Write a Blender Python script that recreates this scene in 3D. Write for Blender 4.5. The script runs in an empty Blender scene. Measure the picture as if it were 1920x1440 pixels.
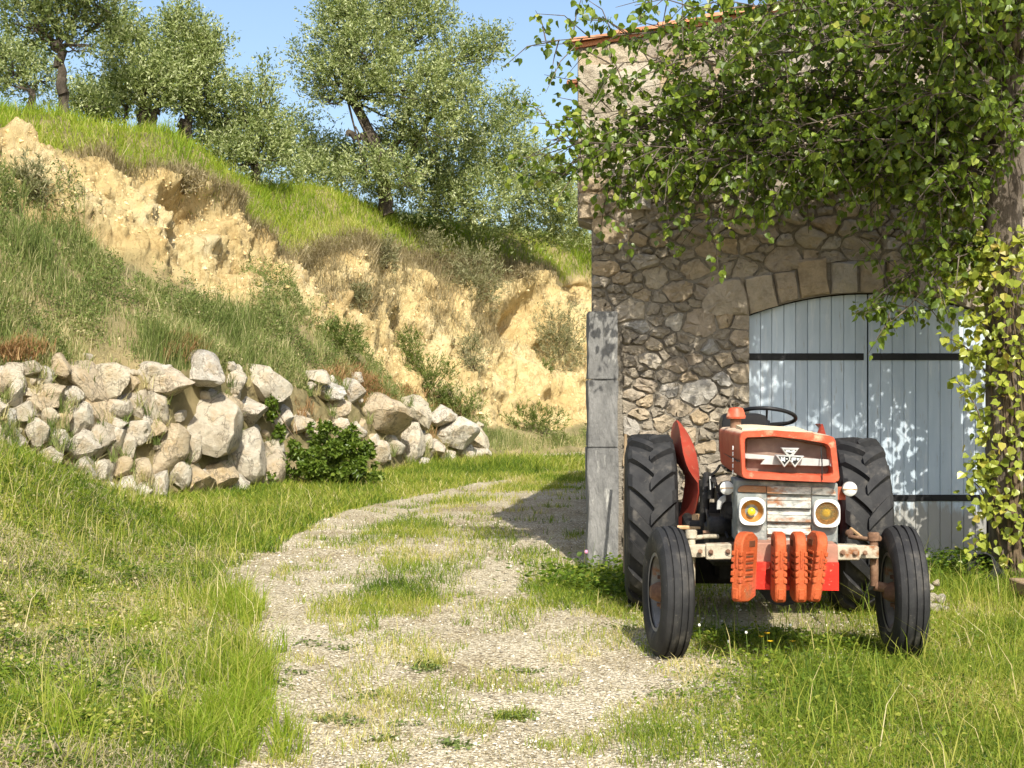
import bpy, bmesh, math, random
import numpy as np
from mathutils import Vector, Matrix

rng = np.random.default_rng(11)
random.seed(11)
R = math.radians
scene = bpy.context.scene
COL = scene.collection

# ------------------------------------------------------------------ camera, sky, sun, exposure
F = 2700.0          # focal length in photo pixels
CAMZ = 1.56
cam_d = bpy.data.cameras.new('camera')
cam = bpy.data.objects.new('camera', cam_d)
COL.objects.link(cam)
cam.location = (0, 0, CAMZ)
cam.rotation_euler = (R(90), 0, 0)
cam_d.sensor_width = 36
cam_d.lens = F / 1920 * 36
cam_d.clip_start = 0.05
cam_d.clip_end = 3000
scene.camera = cam

SUN_EL, SUN_AZ = 43.0, 9.0     # azimuth: degrees to the right of straight behind the camera
world = bpy.data.worlds.new('World')
scene.world = world
world.use_nodes = True
wn = world.node_tree
wn.nodes.clear()
sky = wn.nodes.new('ShaderNodeTexSky')
sky.sky_type = 'NISHITA'
sky.sun_disc = False
sky.sun_elevation = R(SUN_EL)
sky.sun_rotation = R(180 - SUN_AZ)
sky.air_density = 1.0
sky.dust_density = 2.6
sky.ozone_density = 1.9
bg = wn.nodes.new('ShaderNodeBackground')
bg.inputs['Strength'].default_value = 0.15
wo = wn.nodes.new('ShaderNodeOutputWorld')
wn.links.new(sky.outputs[0], bg.inputs[0])
wn.links.new(bg.outputs[0], wo.inputs[0])

sd = bpy.data.lights.new('sun', 'SUN')
sun = bpy.data.objects.new('sun', sd)
COL.objects.link(sun)
sd.energy = 5.0
sd.angle = R(0.55)
sd.color = (1.0, 0.945, 0.835)
sv = Vector((math.sin(R(SUN_AZ)) * math.cos(R(SUN_EL)), -math.cos(R(SUN_AZ)) * math.cos(R(SUN_EL)), math.sin(R(SUN_EL))))
sun.rotation_euler = sv.to_track_quat('Z', 'Y').to_euler()
sun.location = (2, -10, 12)

vs = scene.view_settings
vs.view_transform = 'Standard'
vs.look = 'None'
vs.exposure = 0.53
vs.gamma = 1.0
vs.use_curve_mapping = False
scene.render.engine = 'CYCLES'
scene.cycles.use_denoising = True
scene.cycles.max_bounces = 8
scene.cycles.transparent_max_bounces = 8

# ------------------------------------------------------------------ helpers
def px(x, y, Y):
    return np.array([(x - 960) / F * Y, Y, CAMZ + (720 - y) / F * Y])

def sstep(t):
    t = np.clip(t, 0, 1)
    return t * t * (3 - 2 * t)

def _hash(ix, iy, iz, seed):
    with np.errstate(over='ignore'):
        h = (ix.astype(np.int64) * 374761393 + iy.astype(np.int64) * 668265263 + iz.astype(np.int64) * 2147483647 + seed * 1274126177) & 0xFFFFFFFF
        h = ((h ^ (h >> 13)) * 1274126177) & 0xFFFFFFFF
        h = (h ^ (h >> 16)) & 0xFFFFFFFF
        h = (h * 2246822519) & 0xFFFFFFFF
        h = h ^ (h >> 15)
    return (h & 0xFFFF) / 65535.0

def vnoise(x, y, z, seed=0):
    x, y, z = np.broadcast_arrays(np.asarray(x, float), np.asarray(y, float), np.asarray(z, float))
    ix, iy, iz = np.floor(x).astype(np.int64), np.floor(y).astype(np.int64), np.floor(z).astype(np.int64)
    fx, fy, fz = x - ix, y - iy, z - iz
    fx, fy, fz = fx * fx * (3 - 2 * fx), fy * fy * (3 - 2 * fy), fz * fz * (3 - 2 * fz)
    r = 0
    for a in (0, 1):
        for b in (0, 1):
            for c in (0, 1):
                w = (fx if a else 1 - fx) * (fy if b else 1 - fy) * (fz if c else 1 - fz)
                r = r + w * _hash(ix + a, iy + b, iz + c, seed)
    return r * 2 - 1

def fbm(x, y, z, sc, octv=4, seed=0):
    r, a, f = 0, 1.0, sc
    for k in range(octv):
        r = r + a * vnoise(np.asarray(x) * f, np.asarray(y) * f, np.asarray(z) * f, seed + k * 17)
        a *= 0.5
        f *= 2.03
    return r

def tag(o, label=None, cat=None, group=None, kind=None):
    if label: o['label'] = label
    if cat: o['category'] = cat
    if group: o['group'] = group
    if kind: o['kind'] = kind
    return o

def link(name, me, parent=None, mat=None):
    o = bpy.data.objects.new(name, me)
    COL.objects.link(o)
    if parent: o.parent = parent
    if mat and me and not me.materials: me.materials.append(mat)
    return o

def empty(name, loc=(0, 0, 0), rz=0, parent=None):
    o = bpy.data.objects.new(name, None)
    COL.objects.link(o)
    o.location = loc
    o.rotation_euler = (0, 0, rz)
    o.empty_display_size = 0.2
    if parent: o.parent = parent
    return o

def mesh_np(name, verts, loops, sizes, attrs=None, smooth=False):
    me = bpy.data.meshes.new(name)
    verts = np.asarray(verts, np.float32)
    loops = np.asarray(loops, np.int32)
    sizes = np.asarray(sizes, np.int32)
    me.vertices.add(len(verts))
    me.vertices.foreach_set('co', verts.ravel())
    me.loops.add(len(loops))
    me.loops.foreach_set('vertex_index', loops)
    me.polygons.add(len(sizes))
    st = np.zeros(len(sizes), np.int32)
    st[1:] = np.cumsum(sizes)[:-1]
    me.polygons.foreach_set('loop_start', st)
    me.update(calc_edges=True)
    me.polygons.foreach_set('use_smooth', np.full(len(sizes), smooth))
    for k, v in (attrs or {}).items():
        a = me.attributes.new(k, 'FLOAT', 'POINT')
        a.data.foreach_set('value', np.asarray(v, np.float32))
    me.validate(verbose=False)
    return me

def grid_mesh(name, P, attrs=None, smooth=True):
    n, m = P.shape[:2]
    idx = np.arange(n * m).reshape(n, m)
    q = np.stack([idx[:-1, :-1], idx[:-1, 1:], idx[1:, 1:], idx[1:, :-1]], -1).reshape(-1, 4)
    return mesh_np(name, P.reshape(-1, 3), q.ravel(), np.full(len(q), 4), attrs, smooth)

def from_bm(name, bm, mat, parent=None, ang=35, recalc=True):
    if recalc:
        bmesh.ops.recalc_face_normals(bm, faces=bm.faces)
    me = bpy.data.meshes.new(name)
    bm.to_mesh(me)
    bm.free()
    me.polygons.foreach_set('use_smooth', [True] * len(me.polygons))
    me.set_sharp_from_angle(angle=R(ang))
    return link(name, me, parent, mat)

def bx(bm, c, s, bev=0.0, rot=None, seg=1):
    """a bevelled box"""
    b = bmesh.new()
    bmesh.ops.create_cube(b, size=1)
    for v in b.verts:
        v.co = Vector((v.co.x * s[0], v.co.y * s[1], v.co.z * s[2]))
    if bev > 0:
        bmesh.ops.bevel(b, geom=list(b.edges), offset=min(bev, min(s) * 0.45), segments=seg, affect='EDGES')
    M4 = Matrix.Translation(Vector(c)) @ (rot.to_matrix().to_4x4() if rot is not None else Matrix())
    merge(bm, b, M4)

def merge(bm, b, M4=Matrix()):
    vm = {}
    for v in b.verts:
        vm[v] = bm.verts.new(M4 @ v.co)
    for f in b.faces:
        try: bm.faces.new([vm[v] for v in f.verts])
        except ValueError: pass
    b.free()

def cyl(bm, p0, p1, r0, r1=None, n=16, bev=0.0):
    r1 = r0 if r1 is None else r1
    p0, p1 = Vector(p0), Vector(p1)
    d = p1 - p0
    b = bmesh.new()
    bmesh.ops.create_cone(b, cap_ends=True, segments=n, radius1=r0, radius2=r1, depth=d.length)
    if bev > 0:
        ed = [e for e in b.edges if len(e.link_faces) == 2 and any(len(f.verts) > 4 for f in e.link_faces)]
        bmesh.ops.bevel(b, geom=ed, offset=bev, segments=2, affect='EDGES')
    q = Vector((0, 0, 1)).rotation_difference(d.normalized())
    merge(bm, b, Matrix.Translation((p0 + p1) / 2) @ q.to_matrix().to_4x4())

def sphere(bm, c, r, s=(1, 1, 1), sub=2):
    b = bmesh.new()
    bmesh.ops.create_icosphere(b, subdivisions=sub, radius=r)
    for v in b.verts: v.co = Vector((v.co.x * s[0], v.co.y * s[1], v.co.z * s[2]))
    merge(bm, b, Matrix.Translation(Vector(c)))

def tube(bm, pts, rad, n=8, caps=True):
    pts = [Vector(p) for p in pts]
    if not hasattr(rad, '__len__'): rad = [rad] * len(pts)
    rings = []
    up = Vector((0.13, 0.21, 0.97))
    for i, p in enumerate(pts):
        t = (pts[min(i + 1, len(pts) - 1)] - pts[max(i - 1, 0)]).normalized()
        if abs(t.dot(up)) > 0.95: up = Vector((0.9, 0.3, 0.1))
        u = t.cross(up).normalized()
        w = t.cross(u).normalized()
        rings.append([bm.verts.new(p + (u * math.cos(2 * math.pi * k / n) + w * math.sin(2 * math.pi * k / n)) * rad[i]) for k in range(n)])
    for a, b in zip(rings[:-1], rings[1:]):
        for k in range(n):
            bm.faces.new((a[k], a[(k + 1) % n], b[(k + 1) % n], b[k]))
    if caps:
        bm.faces.new(rings[0][::-1])
        bm.faces.new(rings[-1])

def curve_pts(pts, n=10):
    """Catmull-Rom through the points"""
    P = [np.array(p, float) for p in pts]
    P = [2 * P[0] - P[1]] + P + [2 * P[-1] - P[-2]]
    out = []
    for i in range(1, len(P) - 2):
        for k in range(n):
            t = k / n
            out.append(0.5 * ((2 * P[i]) + (-P[i - 1] + P[i + 1]) * t + (2 * P[i - 1] - 5 * P[i] + 4 * P[i + 1] - P[i + 2]) * t * t + (-P[i - 1] + 3 * P[i] - 3 * P[i + 1] + P[i + 2]) * t ** 3))
    out.append(P[-2])
    return out

def lathe(bm, prof, n=48, axis='x', c=(0, 0, 0), closed=False):
    """profile of (along axis, radius)"""
    c = Vector(c)
    rings = []
    for a, r in prof:
        ring = []
        for k in range(n):
            t = 2 * math.pi * k / n
            u, w = r * math.cos(t), r * math.sin(t)
            ring.append(bm.verts.new(c + Vector({'x': (a, u, w), 'y': (u, a, w), 'z': (u, w, a)}[axis])))
        rings.append(ring)
    pr = list(zip(rings[:-1], rings[1:]))
    if closed: pr.append((rings[-1], rings[0]))
    for a, b in pr:
        for k in range(n):
            bm.faces.new((a[k], a[(k + 1) % n], b[(k + 1) % n], b[k]))
    return rings

def prism(bm, pts, vec, bev=0.0):
    """polygon (3-D points) pushed along vec"""
    b = bmesh.new()
    vec = Vector(vec)
    A = [b.verts.new(Vector(p)) for p in pts]
    B = [b.verts.new(Vector(p) + vec) for p in pts]
    b.faces.new(A)
    b.faces.new(B[::-1])
    n = len(A)
    for i in range(n):
        b.faces.new((A[i], B[i], B[(i + 1) % n], A[(i + 1) % n]))
    bmesh.ops.recalc_face_normals(b, faces=b.faces)
    if bev > 0:
        bmesh.ops.bevel(b, geom=list(b.edges), offset=bev, segments=1, affect='EDGES')
    merge(bm, b)

# ------------------------------------------------------------------ materials
def nmat(name):
    m = bpy.data.materials.new(name)
    m.use_nodes = True
    nt = m.node_tree
    b = nt.nodes['Principled BSDF']
    b.inputs['Specular IOR Level'].default_value = 0.25
    return m, nt, b

def nd(nt, t, **kw):
    n = nt.nodes.new(t)
    for k, v in kw.items():
        if k in n.inputs: n.inputs[k].default_value = v
        else: setattr(n, k, v)
    return n

def ramp(nt, fac, stops):
    r = nt.nodes.new('ShaderNodeValToRGB')
    e = r.color_ramp.elements
    while len(e) < len(stops): e.new(0.5)
    for el, (p, c) in zip(e, stops):
        el.position = p
        el.color = (*c, 1) if len(c) == 3 else c
    nt.links.new(fac, r.inputs[0])
    return r.outputs[0]

def mixc(nt, fac, a, b, mode='MIX'):
    m = nt.nodes.new('ShaderNodeMix')
    m.data_type = 'RGBA'
    m.blend_type = mode
    for s, v in ((0, fac), (6, a), (7, b)):
        if hasattr(v, 'links'): nt.links.new(v, m.inputs[s])
        elif isinstance(v, (int, float)): m.inputs[s].default_value = v
        else: m.inputs[s].default_value = (*v, 1)
    return m.outputs[2]

def coords(nt, stretch=(1, 1, 1)):
    tc = nt.nodes.new('ShaderNodeTexCoord')
    mp = nt.nodes.new('ShaderNodeMapping')
    mp.inputs['Scale'].default_value = stretch
    nt.links.new(tc.outputs['Object'], mp.inputs[0])
    return mp.outputs[0]

def noise(nt, vec, sc, det=6, rough=0.6):
    n = nd(nt, 'ShaderNodeTexNoise', Scale=sc, Detail=det, Roughness=rough)
    nt.links.new(vec, n.inputs['Vector'])
    return n.outputs['Fac']

def bump(nt, b, h, strength, dist=0.02):
    n = nd(nt, 'ShaderNodeBump', Strength=strength, Distance=dist)
    nt.links.new(h, n.inputs['Height'])
    nt.links.new(n.outputs[0], b.inputs['Normal'])

def M(name, stops, sc=6, rough=0.8, bp=0.3, bsc=60, metal=0.0, over=None, stretch=(1, 1, 1), spec=0.25, objvar=0.0, det=8, bdist=0.02):
    m, nt, b = nmat(name)
    v = coords(nt, stretch)
    col = ramp(nt, noise(nt, v, sc, det), stops)
    for (oc, osc, lo, hi) in (over or []):
        mask = ramp(nt, noise(nt, v, osc, 8, 0.65), [(lo, (0, 0, 0)), (hi, (1, 1, 1))])
        col = mixc(nt, mask, col, oc)
    if objvar:
        oi = nt.nodes.new('ShaderNodeObjectInfo')
        g = ramp(nt, oi.outputs['Random'], [(0, (1 - objvar,) * 3), (1, (1 + objvar * 0.4,) * 3)])
        col = mixc(nt, 1.0, col, g, 'MULTIPLY')
    nt.links.new(col, b.inputs['Base Color'])
    b.inputs['Roughness'].default_value = rough
    b.inputs['Metallic'].default_value = metal
    b.inputs['Specular IOR Level'].default_value = spec
    if bp: bump(nt, b, noise(nt, v, bsc, 6, 0.65), bp, bdist)
    return m

def foliage(name, stops, trans=0.35, single=False, tcol=1.6, rough=0.5, spec=0.2):
    """leaf: diffuse plus light through it; tint per leaf from the mesh or per object"""
    m, nt, b = nmat(name)
    if single:
        oi = nt.nodes.new('ShaderNodeObjectInfo')
        f = oi.outputs['Random']
    else:
        at = nd(nt, 'ShaderNodeAttribute', attribute_name='tint')
        f = at.outputs['Fac']
    col = ramp(nt, f, stops)
    nt.links.new(col, b.inputs['Base Color'])
    b.inputs['Roughness'].default_value = rough
    b.inputs['Specular IOR Level'].default_value = spec
    tr = nt.nodes.new('ShaderNodeBsdfTranslucent')
    tc = mixc(nt, 1.0, col, (tcol, tcol * 1.05, tcol * 0.45), 'MULTIPLY')
    nt.links.new(tc, tr.inputs[0])
    mx = nt.nodes.new('ShaderNodeMixShader')
    mx.inputs[0].default_value = trans
    out = nt.nodes['Material Output']
    nt.links.new(b.outputs[0], mx.inputs[1])
    nt.links.new(tr.outputs[0], mx.inputs[2])
    nt.links.new(mx.outputs[0], out.inputs[0])
    return m

# ------------------------------------------------------------------ leaves and blades
def unit(v):
    return v / np.maximum(np.linalg.norm(v, axis=-1, keepdims=True), 1e-9)

def leaf_arrays(pos, d, nrm, Ln, Wd, shape):
    d = unit(d)
    s = unit(np.cross(d, nrm))
    n = np.cross(s, d)
    L_, W_ = Ln[:, None], Wd[:, None]
    if shape == 'lance':
        v = np.stack([pos, pos + d * L_ * 0.5 + s * W_ * 0.5 + n * W_ * 0.15, pos + d * L_, pos + d * L_ * 0.5 - s * W_ * 0.5 + n * W_ * 0.15], 1)
        f = np.array([0, 1, 2, 0, 2, 3])
        k = 4
    else:   # broad pointed leaf
        v = np.stack([pos, pos + d * L_ * 0.12 + s * W_ * 0.42 + n * W_ * 0.12, pos + d * L_ * 0.48 + s * W_ * 0.46 + n * W_ * 0.14, pos + d * L_ - n * L_ * 0.08,
                      pos + d * L_ * 0.48 - s * W_ * 0.46 + n * W_ * 0.14, pos + d * L_ * 0.12 - s * W_ * 0.42 + n * W_ * 0.12], 1)
        f = np.array([0, 1, 2, 0, 2, 3, 0, 3, 4, 0, 4, 5])
        k = 6
    N_ = len(pos)
    loops = (np.arange(N_)[:, None] * k + f[None]).ravel()
    return v.reshape(-1, 3), loops, np.full(N_ * len(f) // 3, 3), k

def leaves_obj(name, pos, d, nrm, Ln, Wd, tint, mat, parent, shape='lance'):
    v, l, s, k = leaf_arrays(pos, d, nrm, Ln, Wd, shape)
    return link(name, mesh_np(name, v, l, s, {'tint': np.repeat(tint, k)}), parent, mat)

def blades_mesh(name, pos, h, w, lean, tint, az=None, curl=0.5):
    n = len(pos)
    az = rng.uniform(0, 2 * np.pi, n) if az is None else az
    face = rng.uniform(0, 2 * np.pi, n)
    side = np.stack([np.cos(face), np.sin(face), np.zeros(n)], 1) * (w * 0.5)[:, None]
    ld = np.stack([np.cos(az), np.sin(az), np.zeros(n)], 1)
    up = np.array([0, 0, 1.0])
    mid = pos + up * (h * 0.55)[:, None] + ld * (h * lean * 0.3)[:, None]
    tip = pos + up * (h * (1 - curl * lean * 0.5))[:, None] + ld * (h * lean)[:, None]
    v = np.stack([pos - side, pos + side, mid - side * 0.75, mid + side * 0.75, tip], 1).reshape(-1, 3)
    b = (np.arange(n) * 5)[:, None]
    loops = (b + np.array([0, 1, 3, 2, 2, 3, 4])).ravel()
    sizes = np.tile([4, 3], n)
    return mesh_np(name, v, loops, sizes, {'tint': np.repeat(tint, 5)})

# ================================================================== GROUND
XL = np.array([(0, -1.1), (4, -1.1), (5.85, -1.15), (7.52, -1.31), (9.8, -1.78), (11.7, -2.3), (15, -2.45), (17.55, -2.2), (19.1, -1.84), (22.8, -0.67), (26.3, 1.17), (28.5, 3.2), (60, 30)])
XR = np.array([(0, 0.9), (4, 0.9), (5.85, 0.82), (6.9, 0.95), (8.8, 0.75), (9.8, 0.6), (11.4, 0.22), (13, 0.45), (15, 0.6), (19, 0.95), (24.2, 2.0), (28.5, 5.0), (60, 33)])
def xl(Y): return np.interp(Y, XL[:, 0], XL[:, 1])
def xr(Y): return np.interp(Y, XR[:, 0], XR[:, 1])

def G(X, Y):
    X, Y = np.asarray(X, float), np.asarray(Y, float)
    d = xl(Y) - X
    m = 0.98 * sstep((d - 0.8) / 2.4) * (0.25 + 0.75 * sstep((Y - 6) / 6)) * (1 - sstep((Y - 14.5) / 3.5)) * sstep((Y - 2) / 4)
    fade = np.exp(-(np.abs(X) / 30) ** 2) * np.exp(-(np.abs(Y - 12) / 40) ** 2)
    return (m + 0.03 * fbm(X, Y, 0, 0.7, 3, 3) * fade + 0.10 * sstep(d / 1.0) * fbm(X, Y, 0, 1.1, 3, 5) * fade * sstep((18 - Y) / 4)
            - 0.03 * np.exp(-((X - (xl(Y) + xr(Y)) / 2 + 0.72) / 0.25) ** 2) * fade)

m_ground, nt, b = nmat('dry soil')
v = coords(nt)
c = ramp(nt, noise(nt, v, 1.6, 8, 0.65), [(0.3, (0.27, 0.22, 0.11)), (0.5, (0.40, 0.34, 0.20)), (0.7, (0.52, 0.46, 0.31))])
vo = nd(nt, 'ShaderNodeTexVoronoi', Scale=55.0)
nt.links.new(v, vo.inputs['Vector'])
sp = ramp(nt, vo.outputs['Color'], [(0.2, (0.55, 0.55, 0.55)), (0.8, (1.25, 1.25, 1.25))])
c = mixc(nt, 0.8, c, sp, 'MULTIPLY')
nt.links.new(c, b.inputs['Base Color'])
b.inputs['Roughness'].default_value = 0.95
bump(nt, b, noise(nt, v, 40, 6, 0.7), 0.8, 0.03)

gx = np.concatenate([-np.geomspace(900, 9.2, 22), np.arange(-9, 9, 0.13), np.geomspace(9.2, 900, 22)])
gy = np.concatenate([-np.geomspace(600, 2.2, 16), np.arange(-2, 36, 0.14), np.geomspace(36.3, 1500, 22)])
gX, gY = np.meshgrid(gx, gy)
ground = link('ground', grid_mesh('ground', np.stack([gX, gY, G(gX, gY)], -1)), None, m_ground)
tag(ground, 'dry pale soil ground under grass around path, barn and tractor', 'ground', kind='structure')

# gravel path: its own raised sheet with ragged edges
m_gravel, nt, b = nmat('gravel')
v = coords(nt)
vo = nd(nt, 'ShaderNodeTexVoronoi', Scale=62.0, Randomness=1.0)
nt.links.new(v, vo.inputs['Vector'])
sep = nt.nodes.new('ShaderNodeSeparateColor')
nt.links.new(vo.outputs['Color'], sep.inputs[0])
c = ramp(nt, sep.outputs[0], [(0.0, (0.20, 0.18, 0.14)), (0.15, (0.37, 0.33, 0.245)), (0.45, (0.52, 0.47, 0.355)), (0.8, (0.63, 0.58, 0.45)), (1.0, (0.72, 0.68, 0.57))])
dk = ramp(nt, vo.outputs['Distance'], [(0.3, (1, 1, 1)), (0.8, (0.50, 0.45, 0.36))])
c = mixc(nt, 1.0, c, dk, 'MULTIPLY')
big = ramp(nt, noise(nt, v, 1.1, 8, 0.65), [(0.32, (0.68, 0.62, 0.50)), (0.5, (0.98, 0.95, 0.88)), (0.68, (1.14, 1.12, 1.07))])
c = mixc(nt, 1.0, c, big, 'MULTIPLY')
nt.links.new(c, b.inputs['Base Color'])
b.inputs['Roughness'].default_value = 0.9
inv = nd(nt, 'ShaderNodeMath', operation='SUBTRACT')
inv.inputs[0].default_value = 1.0
nt.links.new(vo.outputs['Distance'], inv.inputs[1])
bump(nt, b, inv.outputs[0], 0.9, 0.012)
ty = np.arange(3.0, 28.4, 0.11)
tsn = np.linspace(0, 1, 46)
TY, TS = np.meshgrid(ty, tsn, indexing='ij')
jl = 0.16 * fbm(ty, 0, 0, 1.3, 4, 21)
jr = 0.22 * fbm(ty, 9, 0, 1.1, 4, 22)
a_, b_ = xl(ty) - 0.12 + jl, xr(ty) + 0.25 + jr
PX = a_[:, None] + (b_ - a_)[:, None] * TS
edge = np.minimum(TS, 1 - TS)
PZ = G(PX, TY) + 0.012 - 0.03 * sstep((0.06 - edge) / 0.06) + 0.006 * fbm(PX, TY, 0, 4, 3, 9)
path = link('gravel_path', grid_mesh('gravel_path', np.stack([PX, TY, PZ], -1)), None, m_gravel)
tag(path, 'pale gravel track curving behind the barn corner', 'gravel path', kind='structure')

# loose gravel stones lying on the track and around the tractor
n = 22000
gy_ = 5.4 + 11 * rng.random(n) ** 2.0
gx_ = xl(gy_) - 0.1 + (np.where(gy_ > 8, 2.9, xr(gy_)) + 0.3 - xl(gy_)) * rng.random(n)
gr = rng.gamma(3, 0.0015, n).clip(0.002, 0.010) * (1 + 0.5 * (rng.random(n) > 0.96)) * np.where(gy_ > 10, 1.4, 1)
oct_ = np.array([(1, 0, 0), (0, 1, 0), (-1, 0, 0), (0, -1, 0), (0, 0, 1), (0, 0, -1)], float)
ofc = np.array([(0, 1, 4), (1, 2, 4), (2, 3, 4), (3, 0, 4), (1, 0, 5), (2, 1, 5), (3, 2, 5), (0, 3, 5)])
q = oct_[None] * rng.uniform(0.55, 1.2, (n, 6, 3)) + rng.normal(0, 0.22, (n, 6, 3))
an = rng.uniform(0, 6.28, n)
ca, sa = np.cos(an)[:, None], np.sin(an)[:, None]
qx, qy = q[..., 0] * ca - q[..., 1] * sa, q[..., 0] * sa + q[..., 1] * ca
q = np.stack([qx * 1.2, qy, q[..., 2] * 0.75], -1) * gr[:, None, None]
gz = G(gx_, gy_) + 0.014 + gr * 0.2
q += np.stack([gx_, gy_, gz], -1)[:, None]
m_peb = foliage('pebble', [(0, (0.18, 0.16, 0.12)), (0.2, (0.36, 0.32, 0.245)), (0.6, (0.52, 0.47, 0.37)), (1, (0.66, 0.61, 0.50))], trans=0.0, rough=0.9)
me = mesh_np('gravel_stones', q.reshape(-1, 3), (np.arange(n)[:, None, None] * 6 + ofc).ravel(), np.full(n * 8, 3), {'tint': np.repeat(rng.random(n), 6)})
tag(link('gravel_stones', me, None, m_peb), 'loose pale gravel stones scattered over the track', 'gravel', kind='stuff')

# ================================================================== HILLSIDE
ST = [  # image column, toe depth, rock-top row, (row, depth) of cliff foot, cliff top, crest
    (-1500, 12.0, 560, (260, 14.2), (120, 15.5), (40, 17.5)),
    (-500, 14.5, 640, (300, 17.2), (180, 18.5), (110, 20.5)),
    (-150, 16.0, 660, (320, 18.8), (225, 20.0), (165, 22.5)),
    (0, 17.0, 685, (345, 20.0), (262, 21.5), (215, 23.5)),
    (150, 18.0, 680, (400, 21.2), (285, 22.8), (245, 25.0)),
    (300, 19.1, 690, (500, 22.3), (330, 24.5), (285, 26.5)),
    (420, 20.5, 690, (560, 23.8), (415, 26.2), (335, 28.0)),
    (530, 22.0, 715, (590, 25.0), (492, 27.0), (362, 30.0)),
    (650, 24.0, 745, (660, 26.8), (482, 29.5), (385, 32.5)),
    (750, 26.0, 785, (740, 28.5), (492, 31.5), (395, 34.0)),
    (850, 28.0, 820, (785, 30.5), (545, 33.5), (420, 36.0)),
    (950, 30.0, 845, (795, 32.3), (535, 35.5), (445, 38.0)),
    (1100, 33.0, 850, (805, 35.2), (512, 38.5), (455, 41.0)),
    (1300, 36.0, 850, (810, 38.5), (520, 42.0), (470, 44.0)),
    (1800, 44.0, 850, (810, 46.5), (560, 50.0), (520, 53.0)),
]
sxs = np.array([s[0] for s in ST], float)
rows = []
for s in ST:
    x, T, yB, C_, D_, E_ = s
    A = px(x, 720, T); A[2] = -0.35
    B = px(x, yB, T + 0.9)
    C = px(x, *C_); D = px(x, *D_); E = px(x, *E_)
    Fp = E + np.array([(x - 960) / F * 6, 6, 0.25])
    Gp = E + np.array([(x - 960) / F * 34, 34, -2.5])
    rows.append([A, B, C, D, E, Fp, Gp])
rows = np.array(rows)                                   # station, row, xyz
sx = np.concatenate([np.linspace(-1500, -120, 50, endpoint=False), np.linspace(-120, 1130, 400, endpoint=False), np.linspace(1130, 1800, 40)])
vv = np.concatenate([np.linspace(0, 1, 22, endpoint=False), np.linspace(1, 2, 60, endpoint=False), np.linspace(2, 3, 74, endpoint=False), np.linspace(3, 4, 34, endpoint=False), np.linspace(4, 5, 10, endpoint=False), np.linspace(5, 6, 8)])
H = np.zeros((len(vv), len(sx), 3))
rs = np.zeros((7, len(sx), 3))
for r_ in range(7):
    for k in range(3):
        rs[r_, :, k] = np.interp(sx, sxs, rows[:, r_, k])
for _ in range(10):     # soften the stations
    rs[:, 1:-1] = rs[:, 1:-1] * 0.5 + (rs[:, :-2] + rs[:, 2:]) * 0.25
for k in range(3):
    for j in range(len(sx)):
        H[:, j, k] = np.interp(vv, np.arange(7), rs[:, j, k])
V2 = np.repeat(vv[:, None], len(sx), 1)
S2 = np.repeat(sx[None], len(vv), 0)
for _ in range(5):
    H[1:-1] = H[1:-1] * 0.5 + (H[:-2] + H[2:]) * 0.25
Hb = H.copy()
cliff = sstep((V2 - 1.75) / 0.3) * (1 - sstep((V2 - 2.95) / 0.25))
# outward normal
du = np.gradient(H, axis=1); dv = np.gradient(H, axis=0)
Nn = unit(np.cross(du, dv))
Nn[Nn[..., 1] > 0.2] *= 1
x_, y_, z_ = H[..., 0], H[..., 1], H[..., 2]
gul = np.abs(fbm(x_, y_ * 0.6, z_ * 0.25, 0.55, 3, 31))
disp = (0.30 * fbm(x_, y_, z_, 0.45, 3, 1) * sstep(V2 / 1.0)
        + cliff * (0.55 * (0.45 - gul) + 0.22 * fbm(x_, y_, z_, 1.7, 4, 4) - 0.14 * np.abs(fbm(x_, y_, z_ * 0.7, 3.6, 3, 8)) + 0.06 * fbm(x_, y_, z_ * 0.6, 7, 3, 12) - 0.10 * np.abs(fbm(x_, y_, z_ * 0.18, 2.6, 3, 14)))
        + 0.04 * fbm(x_, y_, z_, 3, 3, 6))
def hollow(cx, cv, rx, rv, depth):
    return depth * np.exp(-((S2 - cx) / rx) ** 2 - ((V2 - cv) / rv) ** 2)
disp -= hollow(345, 2.72, 34, 0.13, 1.0) + hollow(985, 2.80, 24, 0.13, 1.0) + hollow(715, 2.88, 16, 0.09, 0.45) + hollow(330, 2.42, 14, 0.08, 0.45) + hollow(255, 2.75, 12, 0.06, 0.3)
disp -= hollow(775, 2.62, 10, 0.05, 0.35) + hollow(850, 2.50, 6, 0.06, 0.4) + hollow(925, 2.35, 9, 0.04, 0.4) + hollow(1030, 2.2, 12, 0.05, 0.3) + hollow(440, 2.35, 10, 0.05, 0.25)
disp += hollow(355, 2.93, 42, 0.09, 0.40) + hollow(990, 3.0, 32, 0.09, 0.35)
H = H + Nn * disp[..., None]
bare = np.clip(cliff * 1.3 + 0.25 * fbm(x_, y_, z_, 0.9, 3, 40) * (V2 < 3), 0, 1)
m_cliff, nt, b = nmat('ochre earth bank')
v = coords(nt)
v2 = coords(nt, (1, 1, 0.45))
c1 = ramp(nt, noise(nt, v2, 0.9, 10, 0.65), [(0.28, (0.60, 0.42, 0.17)), (0.45, (0.76, 0.59, 0.28)), (0.58, (0.80, 0.66, 0.36)), (0.75, (0.84, 0.75, 0.52))])
c1 = mixc(nt, ramp(nt, noise(nt, v2, 5.0, 9, 0.75), [(0.42, (0, 0, 0)), (0.62, (0.7, 0.7, 0.7))]), c1, (0.74, 0.58, 0.28))
c1 = mixc(nt, ramp(nt, noise(nt, v2, 11.0, 8, 0.75), [(0.28, (0.85, 0.85, 0.85)), (0.44, (0, 0, 0))]), c1, (0.36, 0.24, 0.09))
ck_ = noise(nt, coords(nt, (1, 1, 0.3)), 2.6, 9, 0.68)
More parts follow.
